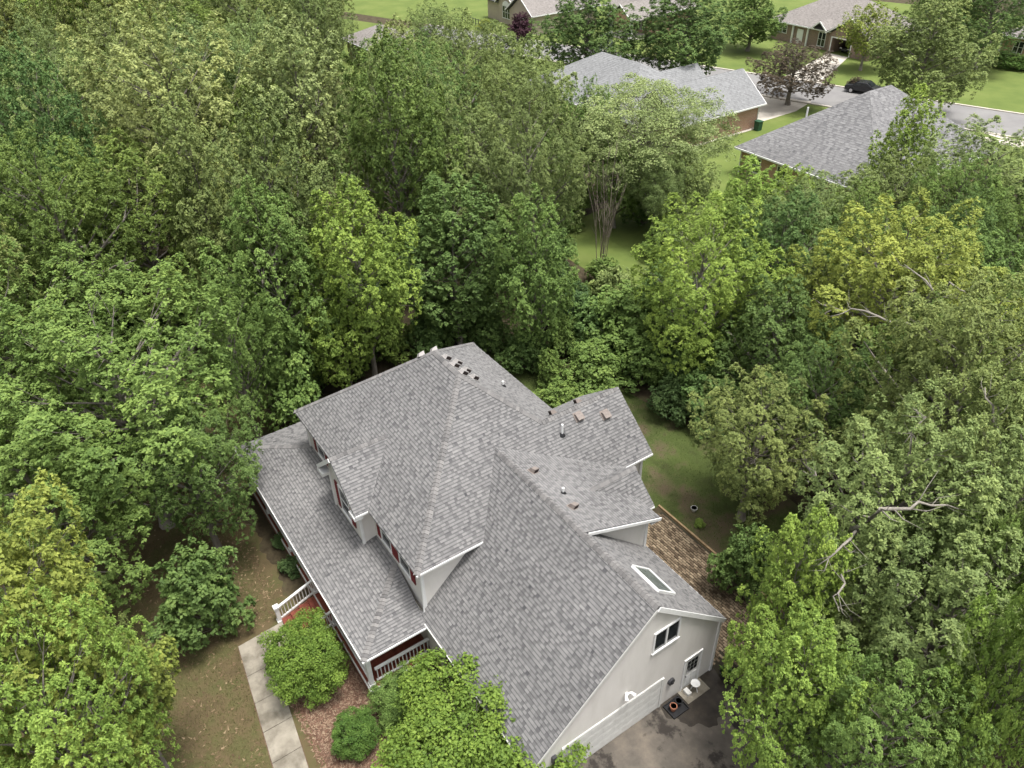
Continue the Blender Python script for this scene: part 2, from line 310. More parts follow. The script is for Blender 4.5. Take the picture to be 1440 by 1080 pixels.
o = scatter_blades('mossy_grass', 22000, in_back, 'mossgrass', .006, .09, .014, tintf=lambda P: .5+.5*nz2(P, .8, 5)+RNG.normal(0, .2, len(P))); tag(o, 'short mossy green grass of the back lawn', 'grass')
def in_bed():
    x, y = random.uniform(8.9, 16.6), random.uniform(-5.9, -.4)
    if (x < 13 and y > -2.7) or y < WR(x)+.05: return None
    return (x, y)
o = scatter_blades('mulch_chips', 12000, in_bed, 'chip', -1.185, .13, .022, flatness=.8); tag(o, 'reddish wood chips and dry leaves in the bed by the porch', 'mulch')
def in_litter():
    x, y = random.uniform(-4, 16), random.uniform(-13, -4)
    return (x, y) if random.random() < .25+.75*(y > -6.6) and not (x > 6.9 and y > WL(x)-.0) else None
o = scatter_blades('fallen_leaves', 1500, in_litter, 'litter', -1.185, .13, .04, flatness=.9); tag(o, 'dry fallen leaves strewn over the front lawn', 'leaves')

# ================================================================ THE HOUSE
zE, zR, ul, uh, vr, ue, vb = 5.075, 9.617, 5.557, 7.854, 5.607, 13.256, 10.959
sF, sR_, sB, sL = (zR-zE)/vr, (zR-zE)/(ue-uh), (zR-zE)/(vb-vr), (zR-zE)/ul
uw, v3, uwl = 10.531, 12.835, 7.74; zW = zE+sR_*(ue-uw); vx = vr+(zR-zW)/sB
ug, vg, zG, sG = 21.184, 5.604, 7.25, .919; vl = .03; zl = zG-sG*(vg-vl); vrr = 9.638; zrr = zG-sG*(vrr-vg); ug0 = ue-(zG-zE)/sR_
usd, vsd, sS = 16.91, 9.85, .398; zsd = zG-sS*(vsd-vg)
ur, zr1, vr1, s1, wr1 = 14.5, 6.36, 10.5, .9, 1.42
up_, vp, zp, ulp, sP = 13.54, -2.958, 2.05, -2.84, .235
ub, vf, zb, wb = 6.693, -.64, 6.954, 2.09
house = empty('house', (8, 4, 0)); tag(house, 'large pale house with many grey shingled roofs, red shutters and attached garage', 'house')

def clip(poly, a, b, keep):           # poly in 2D, half-plane a.x+b.y>=keep
    out = []; n = len(poly)
    for i in range(n):
        p_, q = poly[i], poly[(i+1) % n]; dp = p_[0]*a+p_[1]*b-keep; dq = q[0]*a+q[1]*b-keep
        if dp >= 0: out.append(p_)
        if (dp > 0 and dq < 0) or (dp < 0 and dq > 0):
            t = dp/(dp-dq); out.append((p_[0]+(q[0]-p_[0])*t, p_[1]+(q[1]-p_[1])*t))
    return out
def shingles(mb, poly3, e=.145, wmin=.13, wmax=.32, shadow_band=True):
    P = [np.array(q, float) for q in poly3]; n = np.cross(P[1]-P[0], P[2]-P[0]); n /= np.linalg.norm(n)
    if n[2] < 0: n = -n; P = P[::-1]
    a = np.cross((0, 0, 1), n); a /= np.linalg.norm(a); b = np.cross(n, a); O = P[0]
    p2 = [((q-O)@a, (q-O)@b) for q in P]
    area = sum(p2[i][0]*p2[(i+1) % len(p2)][1]-p2[(i+1) % len(p2)][0]*p2[i][1] for i in range(len(p2)))
    if area < 0: p2 = p2[::-1]
    ed = []
    for i in range(len(p2)):
        x0, y0 = p2[i]; x1, y1 = p2[(i+1) % len(p2)]; nx_, ny_ = -(y1-y0), x1-x0; L = math.hypot(nx_, ny_)
        if L > 1e-6: ed.append((nx_/L, ny_/L, (nx_*x0+ny_*y0)/L))
    bmin = min(q[1] for q in p2); bmax = max(q[1] for q in p2); amin = min(q[0] for q in p2); amax = max(q[0] for q in p2)
    zref = 0
    row = 0; bb = bmin-.02
    while bb < bmax:
        x = amin-random.uniform(0, .3); thick = random.random() < .5
        while x < amax:
            w = random.uniform(wmin, wmax)*(1.0 if thick else .62); x1 = x+w
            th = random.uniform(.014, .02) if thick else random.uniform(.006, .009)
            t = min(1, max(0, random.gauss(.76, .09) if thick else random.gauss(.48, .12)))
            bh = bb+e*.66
            for (b0, b1, tt) in (((bb, bh, t), (bh, bb+e+.012, t*.42)) if shadow_band else ((bb, bb+e+.012, t),)):  # course shadow painted into the tint, as the shingle's pigmented shadow-line strip
                rect = [(x, b0), (x1, b0), (x1, b1), (x, b1)]
                if not all(c[0]*q[0]+c[1]*q[1] >= c[2]-1e-9 for c in ed for q in rect):
                    for c in ed:
                        rect = clip(rect, *c)
                        if len(rect) < 3: break
                if len(rect) < 3: continue
                top = [O+a*xx+b*yy+n*(.012+th*max(0, 1-(yy-bb)/e)) for xx, yy in rect]
                mb.face(top, tt); m_ = len(rect)
                for i in range(m_):
                    (xa, ya), (xb, yb) = rect[i], rect[(i+1) % m_]
                    if abs(ya-bb) < 1e-6 and abs(yb-bb) < 1e-6:
                        mb.face([top[i], O+a*xa+b*ya, O+a*xb+b*yb, top[(i+1) % m_]], t)
                    elif thick and abs(xa-xb) < 1e-6 and b0 == bb:
                        mb.face([top[i], O+a*xa+b*ya+n*.008, O+a*xb+b*yb+n*.008, top[(i+1) % m_]], t)
            x = x1+.004; thick = not thick if random.random() < .8 else thick
        bb += e; row += 1
def caps(mb, p, q, n1, n2, w=.14, e=.17):
    p = np.array(p, float); q = np.array(q, float); L = np.linalg.norm(q-p); d = (q-p)/L; k = int(L/e)
    def side(nn):
        nn = np.array(nn, float); nn /= np.linalg.norm(nn); s_ = np.cross(d, nn); return s_/np.linalg.norm(s_), nn
    s1_, m1 = side(n1); s2_, m2 = side(n2)
    mid = (m1+m2)/np.linalg.norm(m1+m2)
    if s1_[2] > 0: s1_ = -s1_
    if s2_[2] > 0: s2_ = -s2_
    up = np.array((0, 0, 1.))
    for i in range(k):
        a = p+d*(i*e); b = p+d*min(L, (i+1)*e+.06); t = min(1, max(0, random.gauss(.6, .25))); h0, h1 = .062, .03; ww = w*random.uniform(.92, 1.08)
        A = [a+s1_*ww+m1*(h0-.012), a+up*(h0+.004), a+s2_*ww+m2*(h0-.012)]; B = [b+s1_*ww+m1*(h1-.012), b+up*(h1+.004), b+s2_*ww+m2*(h1-.012)]
        mb.face([A[0], A[1], B[1], B[0]], t); mb.face([A[1], A[2], B[2], B[1]], t)
        lo = [x-up*.03 for x in A]; mb.face([A[0], A[1], lo[1], lo[0]], t); mb.face([A[1], A[2], lo[2], lo[1]], t)
        mb.face([A[0], B[0], B[0]-up*.03, lo[0]], t); mb.face([A[2], B[2], B[2]-up*.03, lo[2]], t)

def roof(name, planes, ridges, eaves, thick=.12):
    """deck slab mesh with children: shingles, ridge_caps, fascia, gutter"""
    mb = MB()
    for pl in planes: mb.prism(pl, (0, 0, -thick))
    r = mb.build(name, 'deck_underlay', house)
    for pl in planes:
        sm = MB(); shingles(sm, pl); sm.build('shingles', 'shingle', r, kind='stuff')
    for (p, q, n1, n2) in ridges:
        c = MB(); caps(c, p, q, n1, n2); c.build('ridge_caps', 'cap', r, kind='stuff')
    return r
nFm, nRm, nBm, nLm = (0, -sF, 1), (sR_, 0, 1), (0, sB, 1), (-sL, 0, 1)
zr_ = lambda u: zE+sR_*(ue-u)
uval = lambda v: ug0+(ue-ug0)*(v-vg)/(11.127-vg)
main_planes = [
    [(0, 0, zE), (ue, 0, zE), (uh, vr, zR), (ul, vr, zR)],
    [(0, 0, zE), (ul, vr, zR), (0, vb, zE)],
    [(0, vb, zE), (ul, vr, zR), (uh, vr, zR), (uw, vx, zW), (uwl, vb, zE)],
    [(ue, 0, zE), (ue, 3.24, zE), (ug0, vg, zG), (uh, vr, zR)],
    [(uh, vr, zR), (ug0, vg, zG), (uval(vx), vx, zr_(uval(vx))), (uw, vx, zW)],
    [(uw, vx, zW), (uval(vx), vx, zr_(uval(vx))), (ue, 11.127, zE), (ue, v3, zE), (uw, v3, zW)],
    [(uw, vx, zW), (uw, v3, zW), (uwl, v3, zE), (uwl, vb, zE)]]
sWl = (zW-zE)/(uw-uwl)
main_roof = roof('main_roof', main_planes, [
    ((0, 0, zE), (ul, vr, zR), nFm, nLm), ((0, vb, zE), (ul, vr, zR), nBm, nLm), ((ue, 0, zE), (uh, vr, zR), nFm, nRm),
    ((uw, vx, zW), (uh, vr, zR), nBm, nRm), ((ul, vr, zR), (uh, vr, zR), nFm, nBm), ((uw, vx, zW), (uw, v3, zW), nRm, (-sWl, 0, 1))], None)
g_planes = [
    [(12.9, vl, zl), (ug, vl, zl), (ug, vg, zG), (12.9, vg, zG)],
    [(12.9, vg, zG), (ug0, vg, zG), (12.9, vg-(12.9-ug0)*(vg-3.24)/(ue-ug0), zG-sG*(12.9-ug0)*(vg-3.24)/(ue-ug0))],
    [(15.6, vg, zG), (ug, vg, zG), (ug, vrr, zrr), (15.6, vrr, zrr)]]
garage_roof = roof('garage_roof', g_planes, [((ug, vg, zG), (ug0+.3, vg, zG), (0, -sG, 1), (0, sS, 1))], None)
zs_ = lambda v: zG-sS*(v-vg)+.015
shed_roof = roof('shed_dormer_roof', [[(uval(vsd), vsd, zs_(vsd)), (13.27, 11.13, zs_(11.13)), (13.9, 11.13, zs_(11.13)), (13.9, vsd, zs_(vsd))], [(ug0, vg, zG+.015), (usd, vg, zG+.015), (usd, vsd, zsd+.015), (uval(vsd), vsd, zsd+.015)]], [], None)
zr1e = zr1-s1*wr1
vin = vg+(zG-zr1)/sS                    # where the little gable's ridge dies into the shed roof
veR = lambda z: vg+(zG-z)/sS
du1 = (zr1-zsd)/s1
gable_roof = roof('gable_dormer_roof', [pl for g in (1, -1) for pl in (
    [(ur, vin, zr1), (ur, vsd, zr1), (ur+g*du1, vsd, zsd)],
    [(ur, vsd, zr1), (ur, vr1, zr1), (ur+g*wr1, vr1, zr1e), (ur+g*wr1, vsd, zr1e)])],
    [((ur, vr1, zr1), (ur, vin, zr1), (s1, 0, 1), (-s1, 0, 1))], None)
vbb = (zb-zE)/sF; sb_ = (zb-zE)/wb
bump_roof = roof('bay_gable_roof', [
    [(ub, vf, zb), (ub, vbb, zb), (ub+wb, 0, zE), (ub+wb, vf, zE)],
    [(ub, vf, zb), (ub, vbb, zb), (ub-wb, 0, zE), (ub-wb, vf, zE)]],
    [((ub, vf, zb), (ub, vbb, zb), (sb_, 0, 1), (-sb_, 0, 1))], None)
zt = zp+sP*(.35-vp); hr = .35-vp
porch_planes = [
    [(ulp, vp, zp), (up_, vp, zp), (up_-hr, .35, zt), (ulp+hr, .35, zt)],
    [(ulp, vp, zp), (ulp+hr, .35, zt), (ulp+hr, vb, zt), (ulp, vb, zp)],
    [(up_, vp, zp), (up_, .06, zp), (up_-hr, .35, zt)]]
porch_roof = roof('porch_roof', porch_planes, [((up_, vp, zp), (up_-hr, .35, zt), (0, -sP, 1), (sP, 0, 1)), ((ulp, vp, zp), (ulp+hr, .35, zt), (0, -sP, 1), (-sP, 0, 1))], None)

# fascia boards and gutters: one bar per eave or rake
def trimbar(name, p, q, parent, w=.10, h=.13, m='trim', dz=-.07, out=(0, 0)):
    b = MB(); b.bar((p[0]+out[0], p[1]+out[1], p[2]+dz), (q[0]+out[0], q[1]+out[1], q[2]+dz), w, h); return b.build(name, m, parent)
g_ = .05
trimbar('gutter', (ue, -.02, zE), (ue, v3, zE), main_roof, .06, .1, out=(.02, 0)); trimbar('fascia', (0, 0, zE), (ub-wb-.05, 0, zE), main_roof, .04, .14, out=(0, .03), dz=-.1); trimbar('fascia', (ub+wb+.05, 0, zE), (ue-.06, 0, zE), main_roof, .04, .14, out=(0, .03), dz=-.1)
trimbar('fascia', (0, .06, zE), (0, vb-.06, zE), main_roof, .04, .14, out=(.03, 0), dz=-.1); trimbar('gutter', (.02, vb, zE), (uwl-.02, vb, zE), main_roof, .05, .08, out=(0, .015)); trimbar('fascia', (uwl, vb+.12, zE), (uwl, v3-.06, zE), main_roof, .04, .14, out=(.03, 0), dz=-.1)
trimbar('rake_board', (uw, v3, zW), (ue-.04, v3, zE), main_roof, .04, .16, out=(0, -.02), dz=-.15); trimbar('rake_board', (uw, v3, zW), (uwl+.04, v3, zE), main_roof, .04, .16, out=(0, -.02), dz=-.15)
trimbar('gutter', (13.0, vl, zl), (ug, vl, zl), garage_roof, .07, .09, 'trim2', out=(0, -.03)); trimbar('gutter', (15.6, vrr, zrr), (ug, vrr, zrr), garage_roof, .06, .09, out=(0, .02))
trimbar('rake_board', (ug, vg+.02, zG), (ug, vrr, zrr), garage_roof, .04, .2, out=(.02, 0), dz=-.12); trimbar('rake_board', (ug, vg-.02, zG), (ug, vl, zl), garage_roof, .04, .14, 'trim2', out=(.0, 0), dz=-.13)
trimbar('rake_board', (usd, vg+.25, zG-.1), (usd, vsd+.06, zsd), shed_roof, .04, .14, out=(.02, 0), dz=-.1); trimbar('gutter', (ur+wr1+.1, vsd, zsd), (usd+.02, vsd, zsd), shed_roof, .06, .09, out=(0, .02))
sc_ = MB(); sc_.box((usd-.62, vsd-.45, zsd-.2), (usd-.01, vsd-.02, zsd-.14)); sc_.build('soffit', 'soffit', shed_roof)
trimbar('rake_board', (ur, vr1, zr1), (ur+wr1, vr1, zr1e), gable_roof, .04, .14, out=(0, -.03), dz=-.14); trimbar('rake_board', (ur, vr1, zr1), (ur-wr1, vr1, zr1e), gable_roof, .04, .14, out=(0, -.03), dz=-.14)
trimbar('gutter', (ur+wr1, vsd+.1, zr1e), (ur+wr1, vr1, zr1e), gable_roof, .05, .08, out=(.01, 0))
trimbar('rake_board', (ub, vf, zb), (ub+wb-.05, vf, zE), bump_roof, .04, .16, out=(0, .02), dz=-.14); trimbar('rake_board', (ub, vf, zb), (ub-wb, vf, zE), bump_roof, .05, .2, out=(0, -.03), dz=-.09)
trimbar('gutter', (ub+wb, vf, zE), (ub+wb, -.02, zE), bump_roof, .06, .1, out=(.02, 0)); trimbar('gutter', (ub-wb, vf, zE), (ub-wb, -.02, zE), bump_roof, .06, .1, out=(-.02, 0))
for sg_ in (-1, 1):
    b = MB(); b.box((ub+sg_*wb, vf-.06, zE-.32), (ub+sg_*(wb-.62), -.28, zE-.14)); b.build('cornice_return', 'trim', bump_roof)
trimbar('gutter', (ulp, vp, zp), (up_, vp, zp), porch_roof, .06, .09, out=(0, -.02)); trimbar('gutter', (up_, vp-.05, zp), (up_, .02, zp), porch_roof, .06, .09, out=(.02, 0)); trimbar('fascia', (ulp, vp, zp), (ulp, vb, zp), porch_roof, .04, .12, out=(.03, 0), dz=-.1)
b = MB(); b.box((ulp+.06, vp+.06, zp-.2), (up_-.06, .3, zp-.14)); b.box((ulp+.06, .3, zp-.2), (.3, vb-.1, zp-.14)); b.build('porch_ceiling', 'soffit', porch_roof)
b = MB(); b.box((.05, .05, zE-.2), (ue-.05, vb-.05, zE-.15)); b.box((uwl+.05, vb-.05, zE-.2), (ue-.05, v3-.05, zE-.15)); b.build('soffit', 'soffit', main_roof)

# walls
wz0 = -1.35
b = MB(); b.box((.35, .35, wz0), (12.9, vb-.35, zE-.19)); b.build('main_wall', 'siding', house)
b = MB(); b.prism([(8.1, vb-.4, wz0), (12.9, vb-.4, wz0), (12.9, vb-.4, zE-.16), (uw, vb-.4, zW-.2), (8.1, vb-.4, zE-.16)], (0, v3-.32-vb+.4, 0)); b.build('wing_wall', 'siding', house)
b = MB(); fa_ = [(.27, wz0), (9.52, wz0), (9.52, zG-sG*(9.52-vg)-.16), (vg, zG-.16), (.27, zG-sG*(vg-.27)-.16)]
b.prism([(12.95, y, z) for y, z in fa_], (ug-.1-12.95, 0, 0)); gwall = b.build('garage_wall', 'siding', house)
b = MB(); b.prism([(usd-.3, vg+.8, zG-sS*.8-.12), (usd-.3, vsd-.45, zsd+sS*.45-.14), (usd-.3, vsd-.45, 3.0), (usd-.3, vg+.8, zG-sG*.8-.3)], (-3.7, 0, 0)); b.build('dormer_wall', 'siding', house)
b = MB(); b.prism([(ur-1.05, 9.4, 2.6), (ur+1.05, 9.4, 2.6), (ur+1.05, 9.4, zr1-s1*1.05-.13), (ur, 9.4, zr1-.13), (ur-1.05, 9.4, zr1-s1*1.05-.13)], (0, vr1-.25-9.4, 0)); b.build('gable_wall', 'siding', house)
b = MB(); b.prism([(5.12, -.3, 2.3), (8.28, -.3, 2.3), (8.28, -.3, zb-sb_*(8.28-ub)-.13), (ub, -.3, zb-.13), (5.12, -.3, zb-sb_*(ub-5.12)-.13)], (0, .9, 0)); b.build('bay_wall', 'siding', house)
def cboard(x, y, z0, z1, w=.13):
    b = MB(); b.box((x-w/2, y-w/2, z0), (x+w/2, y+w/2, z1)); b.build('corner_board', 'trim', house)
cboard(12.885, .365, 1.9, zE-.2); cboard(12.885, v3-.335, wz0, zE-.2); cboard(8.27, -.29, 2.3, zE-.1); cboard(5.13, -.29, 2.3, zE-.1); cboard(ug-.11, 9.51, 0.02, zrr-.1); cboard(ug-.11, .28, 0.02, zl-.15); cboard(usd-.31, vsd-.46, 3.7, zsd-.02); cboard(.36, .36, 2.3, zE-.2)
b = MB(); b.box((12.97, .24, -1.4), (ug-.12, .268, -.42)); b.build('foundation', 'brick2', house)
# downspout at the porch / garage corner
b = MB(); b.tube([(12.99, .3, zE-.2), (13.0, .27, 3.2), (13.0, .22, 2.3)], .045, 6); b.build('downspout', 'trim', house)
b = MB(); b.tube([(ue+.02, 12.3, zE-.12), (12.98, 12.42, zE-.45), (12.98, 12.42, .2)], .045, 6); b.build('downspout', 'trim', house)

def wall_window(c, w, h, axis, parent=house, panes=1, bars=(0, 1), depth=.05, name='window'):
    """axis 'x': wall faces +x, width along y; axis 'y-': wall faces -y, width along x; 'y+'"""
    cx, cy, cz = c
    def P(a, d, z):
        if axis == 'x': return (cx+d, cy+a, cz+z)
        if axis == 'x-': return (cx-d, cy+a, cz+z)
        if axis == 'y-': return (cx+a, cy-d, cz+z)
        return (cx+a, cy+d, cz+z)
    fr = MB(); t = .075
    fr.box(P(-w/2-t, -.01, h/2), P(w/2+t, depth, h/2+t)); fr.box(P(-w/2-t-.03, -.01, -h/2-t), P(w/2+t+.03, depth+.03, -h/2)); fr.box(P(-w/2-t, -.01, -h/2), P(-w/2, depth, h/2)); fr.box(P(w/2, -.01, -h/2), P(w/2+t, depth, h/2))
    win = fr.build(name, 'trim', parent)
    pw = w/panes
    for k in range(panes):
        a0 = -w/2+k*pw
        if k: m_ = MB(); m_.box(P(a0-.04, -.008, -h/2+.001), P(a0+.04, depth-.005, h/2-.001)); m_.build('mullion', 'trim', win)
        p_ = MB(); p_.box(P(a0+.001, .004, -h/2+.001), P(a0+pw-.001, .012, h/2-.001)); p_.build('pane', 'glass', win)
        for i in range(bars[0]): x = a0+pw*(i+1)/(bars[0]+1); m_ = MB(); m_.box(P(x-.012, .013, -h/2+.002), P(x+.012, .028, h/2-.002)); m_.build('glazing_bar', 'trim', win)
        for i in range(bars[1]): z = -h/2+h*(i+1)/(bars[1]+1); m_ = MB(); m_.box(P(a0+.002, .013, z-.02), P(a0+pw-.002, .032, z+.02)); m_.build('meeting_rail', 'trim', win)
    return win
def shutter(x0, x1, y, z0, z1):
    s_ = MB(); s_.box((x0, y, z0), (x1, y-.04, z1)); s_ = s_.build('shutter', 'shutter', house)
    b = MB()
    for k in range(12):
        z = z0+.06+(z1-z0-.12)*(k+.5)/12; b.bar((x0+.04, y-.048, z), (x1-.04, y-.048, z), .03, .05, up=(0, -.5, 1))
    b.build('louvres', 'shutter', s_)
for cx, y, z0, z1, w in ((2.2, .34, 3.25, 4.62, .9), (9.58, .34, 3.3, 4.62, .9), (11.35, .34, 3.3, 4.62, .9), (6.68, -.31, 3.2, 4.75, 1.0)):
    wall_window((cx, y, (z0+z1)/2), w, z1-z0, 'y-')
    shutter(cx-w/2-.46, cx-w/2-.1, y-.005, z0-.05, z1+.05); shutter(cx+w/2+.1, cx+w/2+.46, y-.005, z0-.05, z1+.05)
# ground floor front, behind the porch
for cx in (1.8, 5.0, 10.9): wall_window((cx, .34, .95), 1.0, 1.5, 'y-')
b = MB(); b.box((7.5, .345, -.48), (8.5, .30, 1.6)); dr = b.build('front_door', 'shutter', house); b = MB(); b.lathe((8.4, .26, .5), [(.03, 0), (.04, .03), (.02, .06)], 8); b.build('knob', 'rim', dr)
wall_window((15.6, .26, .75), 1.0, 1.3, 'y-'); shutter(15.6-.96, 15.6-.6, .255, .05, 1.45); shutter(15.6+.6, 15.6+.96, .255, .05, 1.45)
# garage front
GX = ug-.095
wall_window((GX, 6.35, 4.93), 1.2, 1.1, 'x', panes=2, bars=(0, 0))
dt = MB(); dt.box((GX-.01, 7.72, 0.03), (GX+.05, 7.80, 2.17)); dt.box((GX-.01, 8.66, .03), (GX+.05, 8.74, 2.17)); dt.box((GX-.01, 7.801, 2.09), (GX+.05, 8.659, 2.17)); dt = dt.build('side_door', 'trim', house)
b = MB(); b.box((GX, 7.805, .06), (GX+.02, 8.655, 2.085)); b.build('door_leaf', 'trim2', dt)
for i in range(3):
    for j in range(3): b = MB(); y0 = 7.93+i*.205; z0 = 1.13+j*.265; b.box((GX+.021, y0, z0), (GX+.026, y0+.18, z0+.235)); b.build('pane', 'glass', dt)
for j in range(2): b = MB(); b.box((GX+.021, 7.95+j*.33, .25), (GX+.032, 7.95+j*.33+.26, .95)); b.build('door_panel', 'trim', dt)
b = MB(); b.lathe((GX+.07, 7.88, 1.0), [(.02, -.02), (.035, 0), (.02, .03)], 8); b.build('knob', 'darkmetal', dt)
gd = MB(); gd.box((GX-.01, 1.5, .02), (GX+.05, 1.62, 2.0)); gd.box((GX-.01, 6.48, .02), (GX+.05, 6.60, 2.0)); gd.box((GX-.01, 1.5, 2.001), (GX+.02, 6.6, 2.04)); gd = gd.build('garage_door', 'trim2', house)
for j in range(4):
    b = MB(); z0 = .03+j*.492; b.box((GX+.002, 1.625, z0), (GX+.03, 6.475, z0+.484)); pn = b.build('panel', 'trim2', gd)
    for k in range(8): b = MB(); y0 = 1.72+k*.595; b.box((GX+.031, y0, z0+.09), (GX+.0335, y0+.47, z0+.39)); b.build('raised_field', 'trim2', pn)
# flood light, dark hose hanger, lantern
b = MB(); b.lathe((GX+.04, 4.57, 2.78), [(.07, 0), (.08, .03), (.03, .05)], 10); fl = b.build('flood_light', 'whiteplastic', house)
for s_ in (-1, 1): b = MB(); b.tube([(GX+.06, 4.57+s_*.03, 2.83), (GX+.12, 4.57+s_*.13, 2.86), (GX+.26, 4.57+s_*.2, 2.78)], [.03, .05, .085], 10); b.build('lamp_head', 'whiteplastic', fl)
b = MB(); b.tube([(GX, 7.03, 1.4), (GX+.1, 7.03, 1.4)], .17, 14); hr_ = b.build('hose_reel', 'darkmetal', house); b = MB(); b.tube([(GX+.1, 7.03, 1.4), (GX+.16, 7.03, 1.4)], .06, 10); b.build('hub', 'black', hr_)
b = MB(); b.box((GX, 1.02, 1.55), (GX+.13, 1.2, 1.95)); b.build('wall_lantern', 'darkmetal', house)
# skylight on the garage's back slope
def gb(u, v, h=0): return np.array((u, v, zG-sG*(v-vg)))+np.array((0, sG, 1))/math.hypot(1, sG)*h
c4 = [(18.75, 6.55), (20.2, 6.55), (20.2, 7.5), (18.75, 7.5)]
b = MB()
for i in range(4):
    p, q = c4[i], c4[(i+1) % 4]; b.bar(gb(*p, .06), gb(*q, .06), .07, .12, up=(0, sG, 1))
skl = b.build('skylight', 'trim', garage_roof); b = MB(); b.face([gb(*c, .09) for c in c4]); b.build('pane', 'skyglass', skl)
# roof vents and pipes
def vent(parent, base, n, face, s=.34, m='ventpale'):
    n = np.array(n, float)/np.linalg.norm(n); base = np.array(base, float); d = np.array(face, float); d -= n*(d@n); d /= np.linalg.norm(d); r = np.cross(n, d)
    def P(a, b_, c): return base+d*a+r*b_+n*c
    v_ = MB(); v_.prism([P(-s*.6, -s*.6, .03), P(s*.6, -s*.6, .03), P(s*.6, s*.6, .03), P(-s*.6, s*.6, .03)], n*.01)
    v_.prism([P(-s*.5, -s*.45, .04), P(-s*.2, -s*.45, .2), P(s*.5, -s*.45, .24), P(s*.5, -s*.45, .2), P(s*.46, -s*.45, .04)], r*s*.9)
    o = v_.build('roof_vent', m, parent)
    q = MB(); q.prism([P(s*.462, -s*.41, .05), P(s*.495, -s*.41, .2), P(s*.495, s*.41, .2), P(s*.462, s*.41, .05)], d*.012); q.build('vent_screen', 'ventdark', o)
zb_ = lambda v: zR-sB*(v-vr)
for u in (6.05, 6.8, 7.55): vent(main_roof, (u, 5.95, zb_(5.95)), nBm, (1, 0, 0))
for u in (6.15, 6.95, 7.65): vent(main_roof, (u, 6.45, zb_(6.45)), nBm, (1, 0, 0))
for v_ in (5.2, 5.9): vent(main_roof, (ul-.55, v_, zR-sL*.55), nLm, (0, 1, 0))
for u, v_ in ((10.65, 10.1), (11.0, 11.45)): vent(main_roof, (u+.25, v_, zr_(u+.25)), nRm, (1, .0, 0), .4, 'ventbrown')
for v_ in (9.5, 11.0): vent(main_roof, (uw-.75, v_, zW-sWl*.75), (-sWl, 0, 1), (0, -1, 0), .3, 'ventbrown')
for u, v_ in ((12.7, 6.2), (15.35, 6.3)): vent(shed_roof, (u, v_, zG-sS*(v_-vg)), (0, sS, 1), (1, .3, 0), .34, 'ventbrown')
def pipe(parent, x, y, z, h):
    b = MB(); b.tube([(x, y, z-.05), (x, y, z+h)], .055, 8); o = b.build('vent_pipe', 'whiteplastic', parent); b = MB(); b.lathe((x, y, z-.02), [(.16, 0), (.12, .06), (.07, .13)], 10); b.build('boot', 'black', o)
pipe(main_roof, 11.25, 8.9, zr_(11.25), .62); pipe(main_roof, 6.95, 8.5, zb_(8.5), .3); pipe(shed_roof, 14.4, 6.55, zG-sS*(6.55-vg), .32)

# porch: deck boards, posts, railings, stairs
dz_ = -.5
deck = MB(); deck.box((ulp+.25, vp+.16, dz_-.2), (up_-.3, .34, dz_-.035)); deck.box((ulp+.25, .34, dz_-.2), (.34, vb-.2, dz_-.035)); deck = deck.build('porch_deck', 'skirt', house)
bd = MB(); bd.box((-.066, 0, -.014), (.066, 3.0, .014)); bd = bd.data('deck_board')
copies(bd, 'deck_board', 'deckred', deck, [(ulp+.35+.143*k, vp+.18, dz_-.016) for k in range(int((up_-.35-ulp-.3)/.143))])
b = MB(); b.box((up_-.298, vp+.1, dz_-.2), (up_-.24, .26, dz_-.0)); b.box((ulp+.2, vp+.1, dz_-.17), (up_-.3, vp+.148, dz_+.0)); b.build('deck_fascia', 'trim2', deck)
skb = MB(); skb.box((-.095, -.012, 0), (.095, .012, .72)); skb = skb.data('skirt_board')
copies(skb, 'skirt_board', 'skirt', deck, [(ulp+.4+.2*k, vp+.14, -1.42) for k in range(int((up_-.7-ulp)/.2)+1)])
copies(skb, 'skirt_board', 'skirt', deck, [(up_-.34, vp+.42+.2*k, -1.42) for k in range(13)], rot=(0, 0, math.pi/2))
def post(x, y, z0=dz_, z1=zp-.2, w=.2):
    b = MB(); b.box((x-w/2, y-w/2, z0), (x+w/2, y+w/2, z1)); o = b.build('porch_post', 'trim', house); b = MB(); b.box((x-w*.7, y-w*.7, z0+.001), (x+w*.7, y+w*.7, z0+.14)); b.box((x-w*.7, y-w*.7, z1-.12), (x+w*.7, y+w*.7, z1-.001)); b.build('post_trim', 'trim', o)
pu = [ulp+.45, .3, 3.6, 6.85, 9.15, up_-.52]
for u in pu: post(u, vp+.3)
post(ulp+.45, 1.0); post(ulp+.45, 5.0)
BAL = MB(); BAL.box((-.02, -.02, 0), (.02, .02, .74)); BAL = BAL.data('baluster')
def railing(p, q, z0, z1=None, name='porch_railing', gap=.13):
    p = np.array(p, float); q = np.array(q, float); z1 = z0 if z1 is None else z1
    b = MB(); b.bar((*p, z0+.92), (*q, z1+.92), .13, .07); b.bar((*p, z0+.12), (*q, z1+.12), .08, .08); o = b.build(name, 'trim', house)
    n = int(np.linalg.norm(q-p)/gap); copies(BAL, 'baluster', 'trim', o, [(*(p+(q-p)*(i+.5)/n), z0+(z1-z0)*(i+.5)/n+.15) for i in range(n)])
for a, c in ((0, 1), (1, 2), (2, 3), (4, 5)): railing((pu[a]+.1, vp+.3), (pu[c]-.1, vp+.3), dz_)
railing((up_-.52, vp+.55), (up_-.52, .24), dz_, gap=.17)
